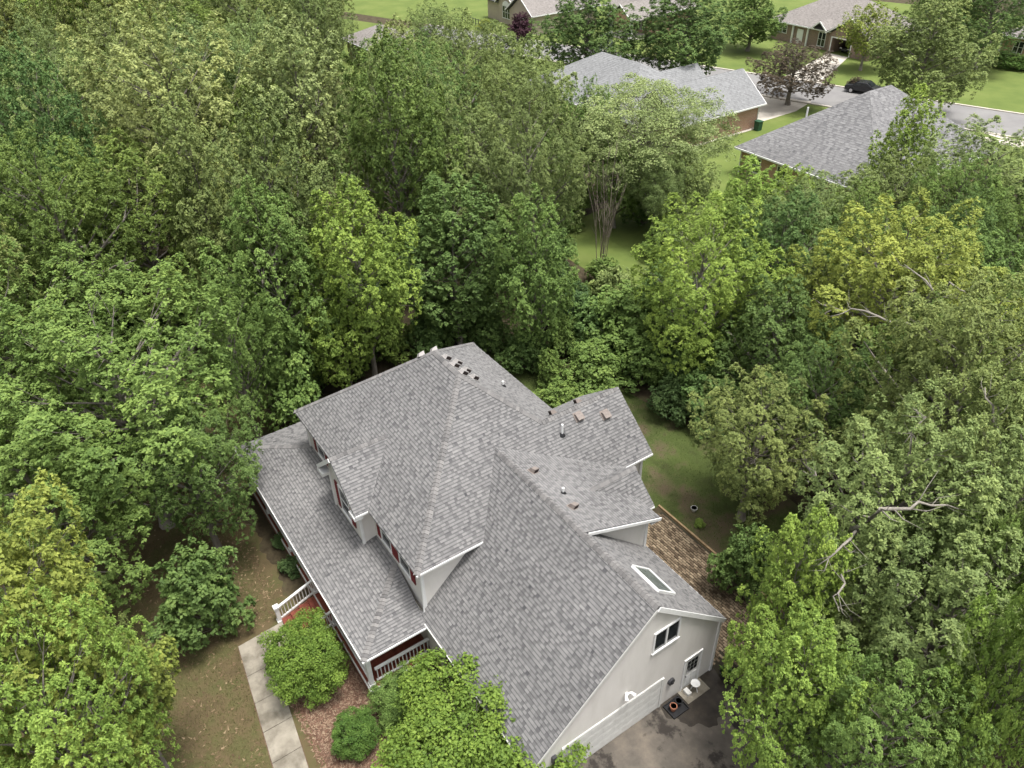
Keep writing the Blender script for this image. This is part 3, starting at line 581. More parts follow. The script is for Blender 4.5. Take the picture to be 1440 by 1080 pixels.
# stairs
nst = 4; ru, rv = (dz_+1.2)/(nst+1), .46
st = MB()
for sx in (6.95, 9.03): st.prism([(sx, vp+.2, dz_-.06), (sx, vp+.2, -1.25), (sx, vp+.2-rv*nst-.1, -1.25), (sx, vp+.2-rv*nst-.1, -1.12)], (.05, 0, 0))
st = st.build('porch_stairs', 'skirt', house)
for k in range(nst):
    z = dz_-ru*(k+1); y = vp+.2-rv*k
    for h_ in range(2): b = MB(); b.box((6.93, y-.228-h_*.235, z-.04), (9.1, y-.002-h_*.235, z)); b.build('tread', 'deckred', st)
    b = MB(); b.box((7.0, y-.01, z+.001), (9.02, y+.01, z+ru-.041)); b.build('riser', 'deckred', st)
for sx in (6.9, 9.12):
    railing((sx, vp+.35), (sx, vp+.25-rv*nst), dz_+.03, -1.2+.05, 'stair_railing', .15)
    post(sx, vp+.12-rv*nst, -1.25, -.12, .19)

# ---------------------------------------------------------------- patio of clay pavers along the back of the garage
pat = MB(); pat.face([(13.0, 9.4, .008), (24.0, 9.4, .008), (24.0, 12.6, .008), (21.0, 14.3, .008), (13.0, 14.35, .008)]); pat = struct(pat.build('patio', 'paverbed'))
pv = MB(); y = 9.55
rowi = 0
while y < 14.25:
    x = 13.0+(.13 if rowi % 2 else 0)
    while x < 24:
        keep = (y < 14.2-max(0, x-21)*.57)
        fade = smooth(20.2, 23.5, x+RNG.normal(0, .5))
        if keep and not (x > 20.9 and y < 9.95+.3*random.random()) and random.random() > .6*fade:
            h = .04+random.uniform(-.014, .012); j = random.uniform(-.012, .012); i_ = random.uniform(-.008, .008)
            pv.box((x+.014+i_, y+.014+j, .0), (x+.246+i_, y+.116+j, h), min(1, max(0, random.gauss(.5, .3))))
        x += .26
    y += .13; rowi += 1
o = pv.build('pavers', 'paver', pat, kind='stuff')
ed = MB(); ed.bar((12.6, 14.45, .05), (21.2, 14.42, .05), .1, .12); ed = tag(ed.build('edging_timber', 'timber'), 'long weathered timber edging between brick patio and back lawn', 'edging')

# ---------------------------------------------------------------- small things by the garage
def potted(name, x, y, z, r, h, mat_, label, cat='potted plant', leaves=26, lh=.45):
    e = empty(name, (x, y, z)); tag(e, label, cat)
    b = MB(); b.lathe((x, y, z), [(r*.72, 0), (r*.95, h*.8), (r*1.05, h*.82), (r*1.05, h), (r*.9, h), (r*.88, h*.86)], 16); b.build('pot', mat_, e, smooth=False)
    b = MB(); b.lathe((x, y, z+h*.84), [(r*.88, 0), (r*.5, .02)], 12); b.build('soil', 'mulch', e)
    if leaves:
        b = MB()
        for k in range(leaves):
            a = random.uniform(0, 6.28); L = lh*random.uniform(.6, 1.2); el = random.uniform(.4, 1.3); d = np.array((math.cos(a)*math.cos(el), math.sin(a)*math.cos(el), math.sin(el))); s_ = np.array((-math.sin(a), math.cos(a), 0))*.045
            p0 = np.array((x, y, z+h*.86))+d*.03; p1 = p0+d*L*.6; p2 = p0+d*L+np.array((0, 0, -.08))
            b.face([p0, p1-s_, p2, p1+s_], random.random())
        o = b.build('foliage', 'leaf', e); o.color = (.12, .22, .05, 1)
    return e
potted('potted_plant', 21.75, 9.75, .05, .26, .38, 'black', 'leafy green plant in a black pot at the garage corner')
potted('flower_pot', 13.9, 15.75, .006, .17, .2, 'trim2', 'small empty pale pot standing on the back lawn', 'pot', 0)
e = empty('plant_tray', (21.55, 7.0, .01)); tag(e, 'black tray with two round plant pots beside the garage door', 'tray')
b = MB(); b.box((21.22, 6.66, .012), (21.9, 7.5, .03)); b.box((21.22, 6.66, .03), (21.25, 7.5, .1)); b.box((21.87, 6.66, .03), (21.9, 7.5, .1)); b.box((21.25, 6.66, .03), (21.87, 6.69, .1)); b.box((21.25, 7.47, .03), (21.87, 7.5, .1)); b.build('tray', 'black', e)
for (x, y, mm) in ((21.55, 6.92, 'clay'), (21.5, 7.26, 'black')): b = MB(); b.lathe((x, y, .031), [(.1, 0), (.15, .24), (.16, .24), (.16, .28), (.12, .28), (.11, .2)], 14); b.build('pot', mm, e)
e = empty('wire_stand', (21.4, 8.28, .056)); tag(e, 'small white plant stand with tray in front of the side door', 'stand')
b = MB(); b.lathe((21.4, 8.28, .46), [(.05, 0), (.19, .02), (.2, .06), (.17, .06)], 14); b.build('dish', 'whiteplastic', e)
for k in range(3): a = k*2.1; b = MB(); b.tube([(21.4+.06*math.cos(a), 8.28+.06*math.sin(a), .47), (21.4+.17*math.cos(a), 8.28+.17*math.sin(a), .056)], .014, 6); b.build('leg', 'whiteplastic', e)
b = MB(); b.box((21.2, 7.82, .056), (21.5, 8.02, .2)); tag(b.build('doorstep_box', 'trim2'), 'pale low box on the doorstep of the side door', 'box')
st2 = MB(); st2.box((21.1, 7.6, .007), (21.75, 8.85, .055)); tag(st2.build('door_slab', 'concrete'), 'thin concrete door slab below the garage side door', 'slab')

# ================================================================ TREES
def unit(a): return a/(np.linalg.norm(a, axis=-1, keepdims=True)+1e-9)
def shape_r(kind, h):                 # radius factor against normalised height -1..1
    if kind == 'cone': return np.clip(1.05*np.sqrt(np.clip(1-((h+.35)/1.35)**2, 0, 1)), .12, 1) if h > -.35 else max(.35, 1-((-.35-h)/.65)**2*.7)
    if kind == 'spread': return math.sqrt(max(0, 1-h*h)) if h < 0 else max(0, 1-h**2.6)**.5
    return math.sqrt(max(0, 1-h*h))
def make_tree(name, seed, R, Hc, rz, kind='round', nl=44, lobe=(.24, .36), sub=22, lv=44, leaf=.16, subr=.55, bare=0, trunk=.28, droop=.25, dense=1.0, inner=.5, gap=.115, plume=0.0, wleaf=.36, rosette=False, und=1.0):
    r = np.random.default_rng(seed)
    # lobes
    L = []; rad = []; tries = 0
    wv_ = [(unit(r.normal(size=3)), r.uniform(2.2, 4.2), r.uniform(0, 6.28)) for _ in range(5)]      # uneven outline: boughs reach out, hollows between
    while len(L) < nl and tries < 6000:
        tries += 1
        h = 1-1.72*r.uniform(0, 1)**1.15; h = min(h, .975); f = shape_r(kind, h); a = r.uniform(0, 2*math.pi); q = r.uniform(max(inner, .7), 1)
        lr = R*r.uniform(*lobe)*(.75+.25*f)
        dd_ = np.array((math.cos(a)*f, math.sin(a)*f, h)); jr = .93+.30*sum(math.sin(k_*float(dd_@u_)*1.6+p_) for u_, k_, p_ in wv_)/2.6*und+r.uniform(-.07, .07); jr = min(1.16, max(.55, jr))
        rr = max(0, R*f*q*jr-lr*.72)
        p = np.array((rr*math.cos(a), rr*math.sin(a), h*(rz*min(1.04, jr+.06)-lr*.6)))
        if all(np.linalg.norm((p-x)*(1, 1, R/rz)) > .62*(lr+y)*.5 + gap*R for x, y in zip(L, rad)): L.append(p); rad.append(lr)
    L = np.array(L); rad = np.array(rad)
    # twig clumps on each lobe
    C = []; N = []; CT = []; LR = []
    for p, lr in zip(L, rad):
        lt = r.normal(0, .10)
        n = int(sub*(lr/(R*.3))**1.8*r.uniform(.85, 1.15))+3
        if plume:                      # lobe drawn up to a point along an axis that leans outwards
            axp = unit(unit(p*np.array((1, 1, .5)))*.55+np.array((0, 0, 1.))); e1 = unit(np.cross(axp, (1, .2, 0))); e2 = np.cross(axp, e1)
            t = r.uniform(0, 1, n)**.85; th = r.uniform(0, 2*math.pi, n); rr_ = lr*(1-t**1.7)**.6*r.uniform(.82, 1.08, n)*(1+.22*np.sin(3*th+r.uniform(0, 6))*(1-t))
            ra = e1[None]*np.cos(th)[:, None]+e2[None]*np.sin(th)[:, None]
            c = p+axp*((t*2-1)*lr*plume)[:, None]+ra*rr_[:, None]; d = unit(ra*(1-.6*t[:, None])+axp*(.25+.9*t[:, None]))
            C.append(c); N.append(unit(d*.8+np.array((0, 0, .55)))); CT.append(lt+r.normal(0, .09, n)); LR.append(np.full(n, subr)*r.uniform(.75, 1.25, n)); continue
        d = unit(r.normal(size=(n, 3))+np.array((0, 0, .7))+.7*unit(p[None, :]*np.array((1, 1, .6))))
        c = p+d*lr*r.uniform(.72, 1.06, (n, 1))*np.array((1, 1, .85))
        C.append(c); N.append(unit(d*.8+np.array((0, 0, .75)))); CT.append(lt+r.normal(0, .10, n)); LR.append(np.full(n, subr)*r.uniform(.7, 1.25, n))
    nc = int(len(L)*1.6); dc = unit(r.normal(size=(nc, 3))+np.array((0, 0, .3))); hc = dc[:, 2]*.62     # shaded inner foliage
    C.append(np.stack([dc[:, 0]*R*.62, dc[:, 1]*R*.62, hc*rz], 1)*r.uniform(.6, 1.0, (nc, 1))); N.append(unit(dc+np.array((0, 0, .6)))); CT.append(r.normal(0, .08, nc)); LR.append(np.full(nc, subr*1.5))
    C = np.concatenate(C); N = np.concatenate(N); CT = np.concatenate(CT); LR = np.concatenate(LR)
    n = len(C); k = np.maximum(6, (lv*dense*(LR/subr)**1.5*r.uniform(.7, 1.3, n)).astype(int)); idx = np.repeat(np.arange(n), k); m = len(idx)
    # leaves on an oblate dome round each clump
    d = unit(r.normal(size=(m, 3))); nn = N[idx]; al = (d*nn).sum(1, keepdims=True); d = d-nn*al*.45; q = r.uniform(.25, 1, (m, 1))**.5
    pos = C[idx]+d*q*LR[idx][:, None]+np.array((0, 0, Hc)); 
    lean = unit(d+nn*.1)
    ln = unit(nn*1.0+d*.35+r.normal(0, .55, (m, 3)))                     # leaf normal
    ax_ = lean+np.array((0, 0, -droop))+r.normal(0, .35, (m, 3)); ax_ = unit(ax_-ln*(ax_*ln).sum(1, keepdims=True)); sd_ = np.cross(ln, ax_)
    s_ = (leaf*r.uniform(.65, 1.3, m))[:, None]; w = s_*wleaf
    if rosette:                        # leaves radiate from the twig tip like a star
        d = unit(d-nn*(d*nn).sum(1, keepdims=True)); lift = r.uniform(-.1, .75, (m, 1)); off_ = r.uniform(-.5, .25, (m, 1))
        ax_ = unit(d+nn*lift+np.array((0, 0, -droop))*r.uniform(.3, 1.2, (m, 1))); sd_ = unit(np.cross(nn, ax_)+r.normal(0, .25, (m, 3))); sd_ = unit(sd_-ax_*(sd_*ax_).sum(1, keepdims=True)); ln = np.cross(ax_, sd_); ln = ln*np.sign((ln*nn).sum(1, keepdims=True)+1e-6)
        pos = C[idx]+np.array((0, 0, Hc))+nn*off_*LR[idx][:, None]+ax_*s_*.55+r.normal(0, .16, (m, 3))*LR[idx][:, None]
    tint = np.clip(.45+CT[idx]+r.normal(0, .13, m), 0, 1)
    # bare limbs clear their neighbourhood
    limbs = []
    for b in range(bare):
        a = r.uniform(0, 6.28); h = r.uniform(-.05, .55); e_ = np.array((math.cos(a)*R*.86*shape_r(kind, h), math.sin(a)*R*.86*shape_r(kind, h), Hc+h*rz*.8)); s0 = np.array((0, 0, Hc-rz*.35)); mid = s0*.45+e_*.55+np.array((0, 0, -.08*R))+r.normal(0, .05*R, 3)
        limbs.append((s0, mid, e_))
        for t in np.linspace(.45, 1, 9):
            pt = (1-t)**2*s0+2*t*(1-t)*mid+t*t*e_; dv = pos-pt
            keep = ~((np.abs(dv[:, 2]-.5) < .85) & (np.hypot(dv[:, 0], dv[:, 1]) < .42*(.6+.6*t)))
            pos, ln, ax_, sd_, s_, w, tint = pos[keep], ln[keep], ax_[keep], sd_[keep], s_[keep], w[keep], tint[keep]
    m = len(pos); v = np.empty((m, 4, 3)); fold = ln*(w*.35)
    v[:, 0] = pos-ax_*s_*.5; v[:, 1] = pos-sd_*w+fold-ax_*s_*.06; v[:, 2] = pos+ax_*s_*.5-ln*w*.25; v[:, 3] = pos+sd_*w+fold-ax_*s_*.06
    tri = np.empty((m*2, 3), 'i'); b4 = np.arange(m)*4; tri[0::2] = np.stack([b4, b4+2, b4+1], 1); tri[1::2] = np.stack([b4, b4+3, b4+2], 1)
    me = bpy.data.meshes.new(name+'_crown'); me.vertices.add(m*4); me.vertices.foreach_set('co', v.astype('f').ravel()); me.loops.add(m*6); me.loops.foreach_set('vertex_index', tri.ravel())
    me.polygons.add(m*2); me.polygons.foreach_set('loop_start', np.arange(0, m*6, 3, dtype='i')); at = me.attributes.new('tint', 'FLOAT', 'FACE'); at.data.foreach_set('value', np.repeat(tint, 2).astype('f')); me.update(calc_edges=True); me.materials.append(M['leaf'])
    # trunk and limbs
    tb = MB(); tr = trunk; top = np.array((r.normal(0, .15), r.normal(0, .15), Hc+rz*.55)); base = np.array((0, 0, -.3))
    pth = []; rr = []
    for t in np.linspace(0, 1, 8): pth.append(base*(1-t)+top*t+np.array((math.sin(t*4+seed)*.12, math.cos(t*3+seed)*.12, 0))*(t > 0)*min(1, R/3)); rr.append(tr*(1.45-.45*min(1, t*6))*(1-.85*t))
    tb.tube(pth, rr, 9)
    for p, lr in zip(L, rad):
        e_ = p+np.array((0, 0, Hc)); hz = np.clip(e_[2]-np.hypot(p[0], p[1])*.75-.3, Hc-rz*.95, Hc+rz*.5); hz = max(hz, .25*Hc) if Hc > 3 else max(hz, .1); t = np.clip((hz+.3)/(top[2]+.3), 0, 1); s0 = base*(1-t)+top*t; mid = s0*.5+e_*.5+np.array((0, 0, .06*R))+r.normal(0, .05*R, 3)
        r0 = tr*.42*(1-.6*t); q = [(1-x)**2*s0+2*x*(1-x)*mid+x*x*e_ for x in (0, .3, .6, .85)]; tb.tube(q, [r0, r0*.7, r0*.42, r0*.15], 5, False)
        for _ in range(2):
            e2 = e_+unit(r.normal(size=3)+np.array((0, 0, .5)))*lr*.85; tb.tube([q[2], (q[2]+e2)/2+r.normal(0, .08, 3), e2], [r0*.26, r0*.16, r0*.05], 3, False)
    for (s0, mid, e_) in limbs:
        q = [(1-x)**2*s0+2*x*(1-x)*mid+x*x*e_+r.normal(0, .12, 3)*(x > 0) for x in np.linspace(0, 1, 7)]; r0 = tr*.42; tb.tube(q, [r0*(1-.8*x) for x in np.linspace(0, 1, 7)], 6)
        for _ in range(5):
            i = r.integers(2, 6); e2 = q[i]+unit(q[6]-q[0]+r.normal(0, .9, 3)*np.linalg.norm(q[6]-q[0])*.6)*r.uniform(.6, 1.7); tb.tube([q[i], (q[i]+e2)/2+r.normal(0, .1, 3), e2], [r0*.4, r0*.25, r0*.07], 5)
    tm = tb.data(name+'_trunk'); tm.materials.append(M['bark']); tm.polygons.foreach_set('use_smooth', [True]*len(tm.polygons))
    return dict(crown=me, trunk=tm, R=R, Hc=Hc, rz=rz)
K = {}
K['oak1'] = make_tree('oak_a', 11, 6.2, 8.6, 5.4, 'spread', 54, (.15, .25), 205, 12, .155, .2, bare=4, trunk=.34, plume=1.5, wleaf=.29, rosette=True, droop=.3, gap=.135)
K['oak2'] = make_tree('oak_b', 12, 6.2, 8.6, 5.6, 'round', 56, (.15, .25), 205, 12, .155, .2, bare=2, trunk=.32, plume=1.5, wleaf=.29, rosette=True, droop=.3, gap=.135)
K['oak3'] = make_tree('oak_c', 13, 6.0, 8.8, 6.0, 'round', 54, (.15, .26), 200, 12, .16, .2, bare=0, trunk=.3, plume=1.6, wleaf=.29, rosette=True, droop=.3, gap=.14)
K['map1'] = make_tree('maple_a', 21, 4.6, 7.6, 6.2, 'cone', 50, (.17, .28), 130, 11, .155, .2, bare=0, trunk=.22, droop=.6, plume=1.5, wleaf=.4, rosette=True, gap=.13)
K['map2'] = make_tree('maple_b', 22, 4.8, 8.0, 6.0, 'round', 50, (.17, .28), 130, 11, .155, .2, bare=2, trunk=.22, droop=.6, plume=1.5, wleaf=.4, rosette=True, gap=.13)
K['con1'] = make_tree('cone_a', 31, 3.2, 7.0, 6.4, 'cone', 46, (.22, .34), 85, 11, .145, .19, trunk=.18, droop=.5, plume=1.5, wleaf=.38, rosette=True, gap=.14)
K['fluf'] = make_tree('fluffy_a', 41, 5.6, 8.2, 5.4, 'spread', 80, (.14, .24), 44, 34, .115, .40, bare=1, trunk=.2, droop=.6, plume=.8)
K['shr1'] = make_tree('shrub_a', 51, 1.9, 1.5, 1.6, 'round', 84, (.16, .26), 26, 24, .075, .2, trunk=.06, droop=.0, inner=.8, und=.7)
K['ball'] = make_tree('ball_a', 52, 1.0, .95, 1.0, 'round', 70, (.18, .27), 20, 24, .045, .11, trunk=.04, droop=-.3, inner=.85, und=.2)
K['und1'] = make_tree('bush_a', 53, 2.2, 1.9, 2.0, 'round', 48, (.18, .3), 30, 10, .15, .18, trunk=.07, droop=.3, plume=1.0, wleaf=.36, rosette=True)

GREEN = {'mid': (.122, .188, .048), 'dark': (.090, .146, .042), 'deep': (.072, .118, .040), 'yel': (.205, .248, .054), 'lime': (.172, .252, .052), 'pale': (.212, .256, .096), 'soft': (.164, .216, .074), 'olive': (.162, .204, .064), 'plum': (.055, .024, .032), 'mauve': (.088, .070, .048), 'shrub': (.122, .190, .034), 'box': (.075, .140, .030), 'spruce': (.13, .17, .16)}
tree_n = 0
def plant(kind, x, y, R, zc, col, name, label, cat, group=None, rz=None, jit=.06):
    """a tree with its own trunk and crown; R crown radius in metres, zc height of the crown's middle above its ground"""
    global tree_n; tree_n += 1
    k = K[kind]; z = float(gh(x, y)); s = R/k['R']; sz = zc/k['Hc']
    e = empty(name, (x, y, z), random.uniform(0, 6.28) if rz is None else rz); e.scale = (s, s, sz); tag(e, label, cat, group)
    c = bpy.data.objects.new('crown', k['crown']); COL.objects.link(c); c.parent = e
    t = bpy.data.objects.new('trunk', k['trunk']); COL.objects.link(t); t.parent = e
    g_ = GREEN[col]; f = 1.12*random.uniform(1-jit, 1+jit); h = random.uniform(-jit, jit)*.6; c.color = (g_[0]*f*(1+h), g_[1]*f, g_[2]*f*(1-h), 1)
    return e
def at(kind, px, py, rpx, zc, col, name, label, cat='tree', group=None, **k):
    """stand a tree where the photo shows the middle of its crown, zc above z=0"""
    p = onz(px, py, zc); d = np.linalg.norm(p-CAM); return plant(kind, p[0], p[1], rpx*d/FPX, zc-float(gh(p[0], p[1])), col, name, label, cat, group, **k)

# --- near trees, left
at('oak2', 165, 560, 190, 7.5, 'mid', 'oak_tree', 'huge leafy oak spreading over the left corner of the porch roof')
at('oak3', 20, 520, 150, 7.5, 'mid', 'oak_tree', 'tall leafy oak beside the huge oak, away from the porch')
at('oak3', 60, 720, 150, 5.5, 'mid', 'oak_tree', 'dense green oak between the yellow green maple and the huge oak')
at('oak3', 330, 500, 66, 5.5, 'mid', 'oak_tree', 'green tree filling the gap between huge oak and the left roof end')
at('oak2', 268, 665, 100, 4.6, 'dark', 'oak_tree', 'dark leafy tree hanging over the lawn next to the porch corner')
at('map2', 45, 915, 140, 8.0, 'yel', 'maple_tree', 'bright yellow green maple at the edge of the dry lawn')
at('oak2', 85, 1040, 125, 7.0, 'lime', 'maple_tree', 'light green maple in front of the yellow green one beside the dry lawn')
at('map2', 175, 970, 50, 4.5, 'olive', 'maple_tree', 'small olive green tree reaching over the dry lawn')
at('und1', 282, 835, 68, 1.4, 'dark', 'dogwood_tree', 'low dark green dogwood on the lawn facing the stairs')
# --- behind the house
at('map1', 752, 390, 72, 6.5, 'mid', 'maple_tree', 'tall pointed green maple standing alone behind the main roof')
at('con1', 640, 370, 75, 6.5, 'dark', 'wood_tree', 'dark narrow tree left of the pointed maple behind the roof')
at('map2', 505, 395, 95, 7.5, 'lime', 'maple_tree', 'bright green tree with layered boughs just behind the left roof end')
at('map2', 390, 400, 90, 7.5, 'mid', 'maple_tree', 'green tree with pale bare limbs between huge oak and layered bright tree')
at('con1', 295, 320, 55, 8.5, 'soft', 'wood_tree', 'narrow light green tree rising beside a pale dead branch')
at('oak2', 75, 205, 105, 9.6, 'soft', 'oak_tree', 'broad pale oak next to the biggest pale crowned oak of the wood')
at('map2', 425, 165, 88, 10.4, 'pale', 'wood_tree', 'tall pale feather topped tree between pale crowned oak and low tan roof')
at('oak3', 565, 205, 84, 9.8, 'soft', 'wood_tree', 'tall soft green tree above the dark narrow one behind the roof')
at('map1', 130, 50, 70, 10.5, 'lime', 'wood_tree', 'bright pointed tree deep in the wood behind the broad pale oak')
at('oak1', 355, 60, 80, 10.2, 'olive', 'wood_tree', 'broad olive tree deep in the wood behind the pale crowned oak')
at('oak3', 40, 330, 90, 8.0, 'mid', 'wood_tree', 'full green tree between huge oak and broad pale oak')
at('oak3', 250, 190, 135, 11.0, 'pale', 'oak_tree', 'big pale crowned oak standing above the rest of the wood')
at('map2', 480, 470, 60, 4.0, 'lime', 'maple_tree', 'low bright green boughs touching the left end of the main roof')
at('und1', 400, 530, 60, 2.5, 'mid', 'bush', 'leafy undergrowth bush behind the left porch end')
at('oak3', 985, 400, 112, 7.0, 'lime', 'maple_tree', 'large bright green maple behind the wing of the house')
at('map2', 775, 262, 46, 6.0, 'mid', 'maple_tree', 'green tree between pointed maple and leafless stems')
at('und1', 862, 415, 45, 2.0, 'soft', 'bush', 'light bush at the foot of the leafless stems')
at('und1', 880, 460, 75, 2.6, 'mid', 'bush', 'wide green bush between pointed maple and large bright maple')
for px_, py_, r_ in ((742, 492, 44), (690, 468, 40), (640, 455, 42), (600, 470, 36)): at('und1', px_, py_, r_, 1.5, 'dark', 'bush', 'dark leafy bush in the row behind the main roof', 'bush', 'bushes behind the main roof')
for px_, py_, r_ in ((800, 300, 30), (812, 272, 28), (803, 440, 34), (832, 425, 28), (792, 474, 34), (775, 520, 26)): at('und1', px_, py_, r_, 1.4, 'mid', 'bush', 'green bush between pointed maple and leafless stems', 'bush', 'bushes beside the leafless stems')
at('und1', 830, 520, 55, 1.7, 'mid', 'bush', 'low leafy bush at the lawn edge behind the wing roof')
at('und1', 790, 560, 40, 1.0, 'mid', 'bush', 'small bush close to the inner corner of the wing roof')
at('fluf', 900, 192, 122, 7.2, 'pale', 'locust_tree', 'airy pale feathery locust in front of the blue grey roof')
at('fluf', 922, 262, 46, 5.0, 'soft', 'locust_tree', 'smaller feathery tree below the airy pale locust')
at('map2', 868, 252, 46, 4.5, 'mid', 'wood_tree', 'green tree under the airy pale locust beside the leafless stems')
at('map2', 962, 262, 48, 4.5, 'soft', 'wood_tree', 'soft green tree between locust and large bright maple')
at('und1', 935, 335, 34, 1.6, 'mid', 'bush', 'green bush at the edge of the small meadow lawn')
at('und1', 905, 288, 34, 2.0, 'dark', 'bush', 'dark bush at the head of the small meadow lawn')
at('und1', 905, 505, 52, 1.8, 'mid', 'bush', 'leafy bush at the back lawn right behind the wing gable')
at('und1', 962, 500, 52, 2.2, 'dark', 'bush', 'dark leafy bush under the boughs of the large bright maple')
at('und1', 1015, 512, 52, 2.2, 'mid', 'bush', 'green bush between large bright maple and olive oak')
at('con1', 1268, 225, 40, 6.5, 'lime', 'maple_tree', 'slim bright tree rising in front of the mottled grey hip roof')
at('map2', 1105, 305, 62, 5.0, 'lime', 'maple_tree', 'bright tree below the corner of the mottled grey hip roof')
at('map2', 1195, 305, 62, 5.0, 'soft', 'maple_tree', 'soft green tree between slim bright tree and golden oak')
at('oak3', 1378, 264, 92, 6.4, 'soft', 'maple_tree', 'dense rounded green tree beyond the golden oak')
at('con1', 1045, 305, 50, 5.0, 'lime', 'maple_tree', 'light tree leaning towards the large bright maple')
# --- right side
gold = at('oak1', 1255, 415, 140, 8.0, 'yel', 'oak_tree', 'golden green oak with long bare grey limbs')
at('oak2', 1066, 618, 104, 5.4, 'olive', 'oak_tree', 'olive green oak overhanging the back lawn')
brd = at('oak1', 1345, 560, 150, 9.0, 'olive', 'oak_tree', 'broad olive oak in front of the golden green oak')
wide = at('oak1', 1250, 740, 150, 8.0, 'soft', 'oak_tree', 'wide crowned oak with forked pale limbs beside the patio')
at('oak2', 1420, 700, 130, 9.0, 'soft', 'oak_tree', 'tall oak behind the wide crowned oak with forked limbs')
at('oak3', 1315, 900, 140, 6.5, 'soft', 'oak_tree', 'full green oak overhanging the driveway side')
at('map1', 1105, 865, 75, 6.0, 'lime', 'maple_tree', 'bright lime young maple at the edge of the driveway')
at('map2', 1118, 985, 82, 5.5, 'lime', 'maple_tree', 'lower bright green maple spreading onto the asphalt drive')
at('map1', 1420, 960, 70, 8.5, 'lime', 'maple_tree', 'lime yellow sapling in front of the full green oak')
at('oak3', 1235, 1050, 100, 5.5, 'mid', 'oak_tree', 'shady green oak beside the lower bright maple')
at('oak2', 1400, 830, 90, 7.0, 'mid', 'oak_tree', 'green oak between full green oak and tall oak')
at('und1', 1000, 560, 60, 1.8, 'dark', 'bush', 'dark undergrowth bush at the back edge of the lawn')
at('und1', 950, 560, 45, 1.3, 'deep', 'bush', 'deep green bush under the large bright maple')
at('und1', 1050, 790, 45, 2.0, 'dark', 'bush', 'dark green bush at the end of the brick patio')
# long pale limbs that show on top of the oaks' crowns
def limb(tree, pts, r0=.13):
    r0 *= .62; P = [onz(x_, y_, z_-.35) for x_, y_, z_ in pts]; Q = []
    for i in range(len(P)-1):
        for t in (0, .33, .66): Q.append(P[i]*(1-t)+P[i+1]*t+RNG.normal(0, .07, 3)*(i+t > 0))
    Q.append(P[-1]); n = len(Q); b = MB(); b.tube(Q, [r0*(1-.78*i/(n-1)) for i in range(n)], 7)
    for _ in range(n):
        i = random.randint(1, n-2); d = unit(Q[i+1]-Q[i-1]+RNG.normal(0, .8, 3)*np.linalg.norm(Q[i+1]-Q[i-1])); L_ = random.uniform(.5, 1.4); rr = r0*.42*(1-.7*i/(n-1)); m_ = Q[i]+d*L_*.5+RNG.normal(0, .08, 3)
        b.tube([Q[i], m_, Q[i]+d*L_+np.array((0, 0, .15))], [rr, rr*.6, rr*.15], 5)
    o = b.build('limb', 'palebark', None, smooth=True); o.parent = tree; o.matrix_parent_inverse = tree.matrix_basis.inverted()
M['palebark'] = pmat('pale_bark', [(.3, (.17, .155, .13)), (.7, (.32, .295, .26))], 5, 7, .95, .5, 25)
limb(gold, [(1292, 455, 10.0), (1250, 452, 11.4), (1200, 430, 11.6), (1168, 445, 11.0)]); limb(gold, [(1296, 450, 10.0), (1310, 405, 12.0), (1272, 372, 12.6)]); limb(gold, [(1304, 428, 10.6), (1338, 398, 12.3), (1364, 416, 12.0)])
limb(wide, [(1195, 745, 9.4), (1240, 722, 11.4), (1290, 706, 12.0), (1348, 716, 11.6)], .16); limb(wide, [(1215, 740, 9.2), (1182, 768, 11.0), (1150, 795, 10.4)], .11); limb(wide, [(1195, 800, 9.0), (1172, 830, 10.6), (1180, 860, 10.4)], .08)
limb(brd, [(1395, 640, 10.0), (1400, 590, 12.6), (1385, 545, 13.4)], .14); limb(brd, [(1280, 575, 11.0), (1300, 590, 12.6), (1270, 625, 12.0)], .09)
# --- garden shrubs
at('shr1', 433, 925, 58, .35, 'shrub', 'round_shrub', 'large round bright green shrub between walk and porch', 'shrub')
at('ball', 498, 1032, 33, -.3, 'box', 'ball_shrub', 'small tight dark green ball shrub on the mulch bed', 'shrub')
at('shr1', 664, 1035, 120, 1.1, 'shrub', 'holly_shrub', 'very large bright shrub in front of the garage side wall', 'shrub')
at('shr1', 735, 1078, 50, .8, 'shrub', 'holly_shrub', 'bright shrub at the garage corner beside the very large shrub', 'shrub')
at('shr1', 568, 985, 42, -.1, 'mid', 'garden_shrub', 'grey green shrub between porch rail and very large shrub', 'shrub')
at('und1', 412, 795, 20, -.75, 'deep', 'garden_shrub', 'low dark shrub against the porch left of the stairs', 'shrub')
at('und1', 395, 760, 15, -.8, 'deep', 'garden_shrub', 'little dark shrub under the porch eave in the bed', 'shrub')
at('und1', 984, 736, 9, .2, 'lime', 'small_plant', 'small light green plant beside the empty pale pot', 'plant')

# --- bare multi-stemmed tree behind the wing
e = empty('bare_tree', (-10.2, 29.3, 0)); tag(e, 'leafless tree of thin reddish upright stems by the meadow lawn', 'tree')
for k in range(13):
    a = random.uniform(0, 6.28); sp = random.uniform(.3, 2.2); H = random.uniform(6, 11.5); b = MB(); x0, y0 = -10.2+.25*math.cos(a), 29.3+.25*math.sin(a); path = [np.array((x0+math.cos(a)*sp*t**1.3+math.sin(t*7+k)*.1, y0+math.sin(a)*sp*t**1.3+math.cos(t*6+k)*.1, H*t)) for t in np.linspace(0, 1, 7)]
    b.tube(path, [.025*(1-.75*t)+.006 for t in np.linspace(0, 1, 7)], 5)
    for j in range(9):
        i = random.randint(2, 5); q = path[i]+(path[i+1]-path[i])*random.random(); a2 = random.uniform(0, 6.28); L_ = random.uniform(.5, 1.6); b.tube([q, q+np.array((math.cos(a2)*.35, math.sin(a2)*.35, .7))*L_], [.018, .005], 4)
    b.build('stem', 'deadwood', e)

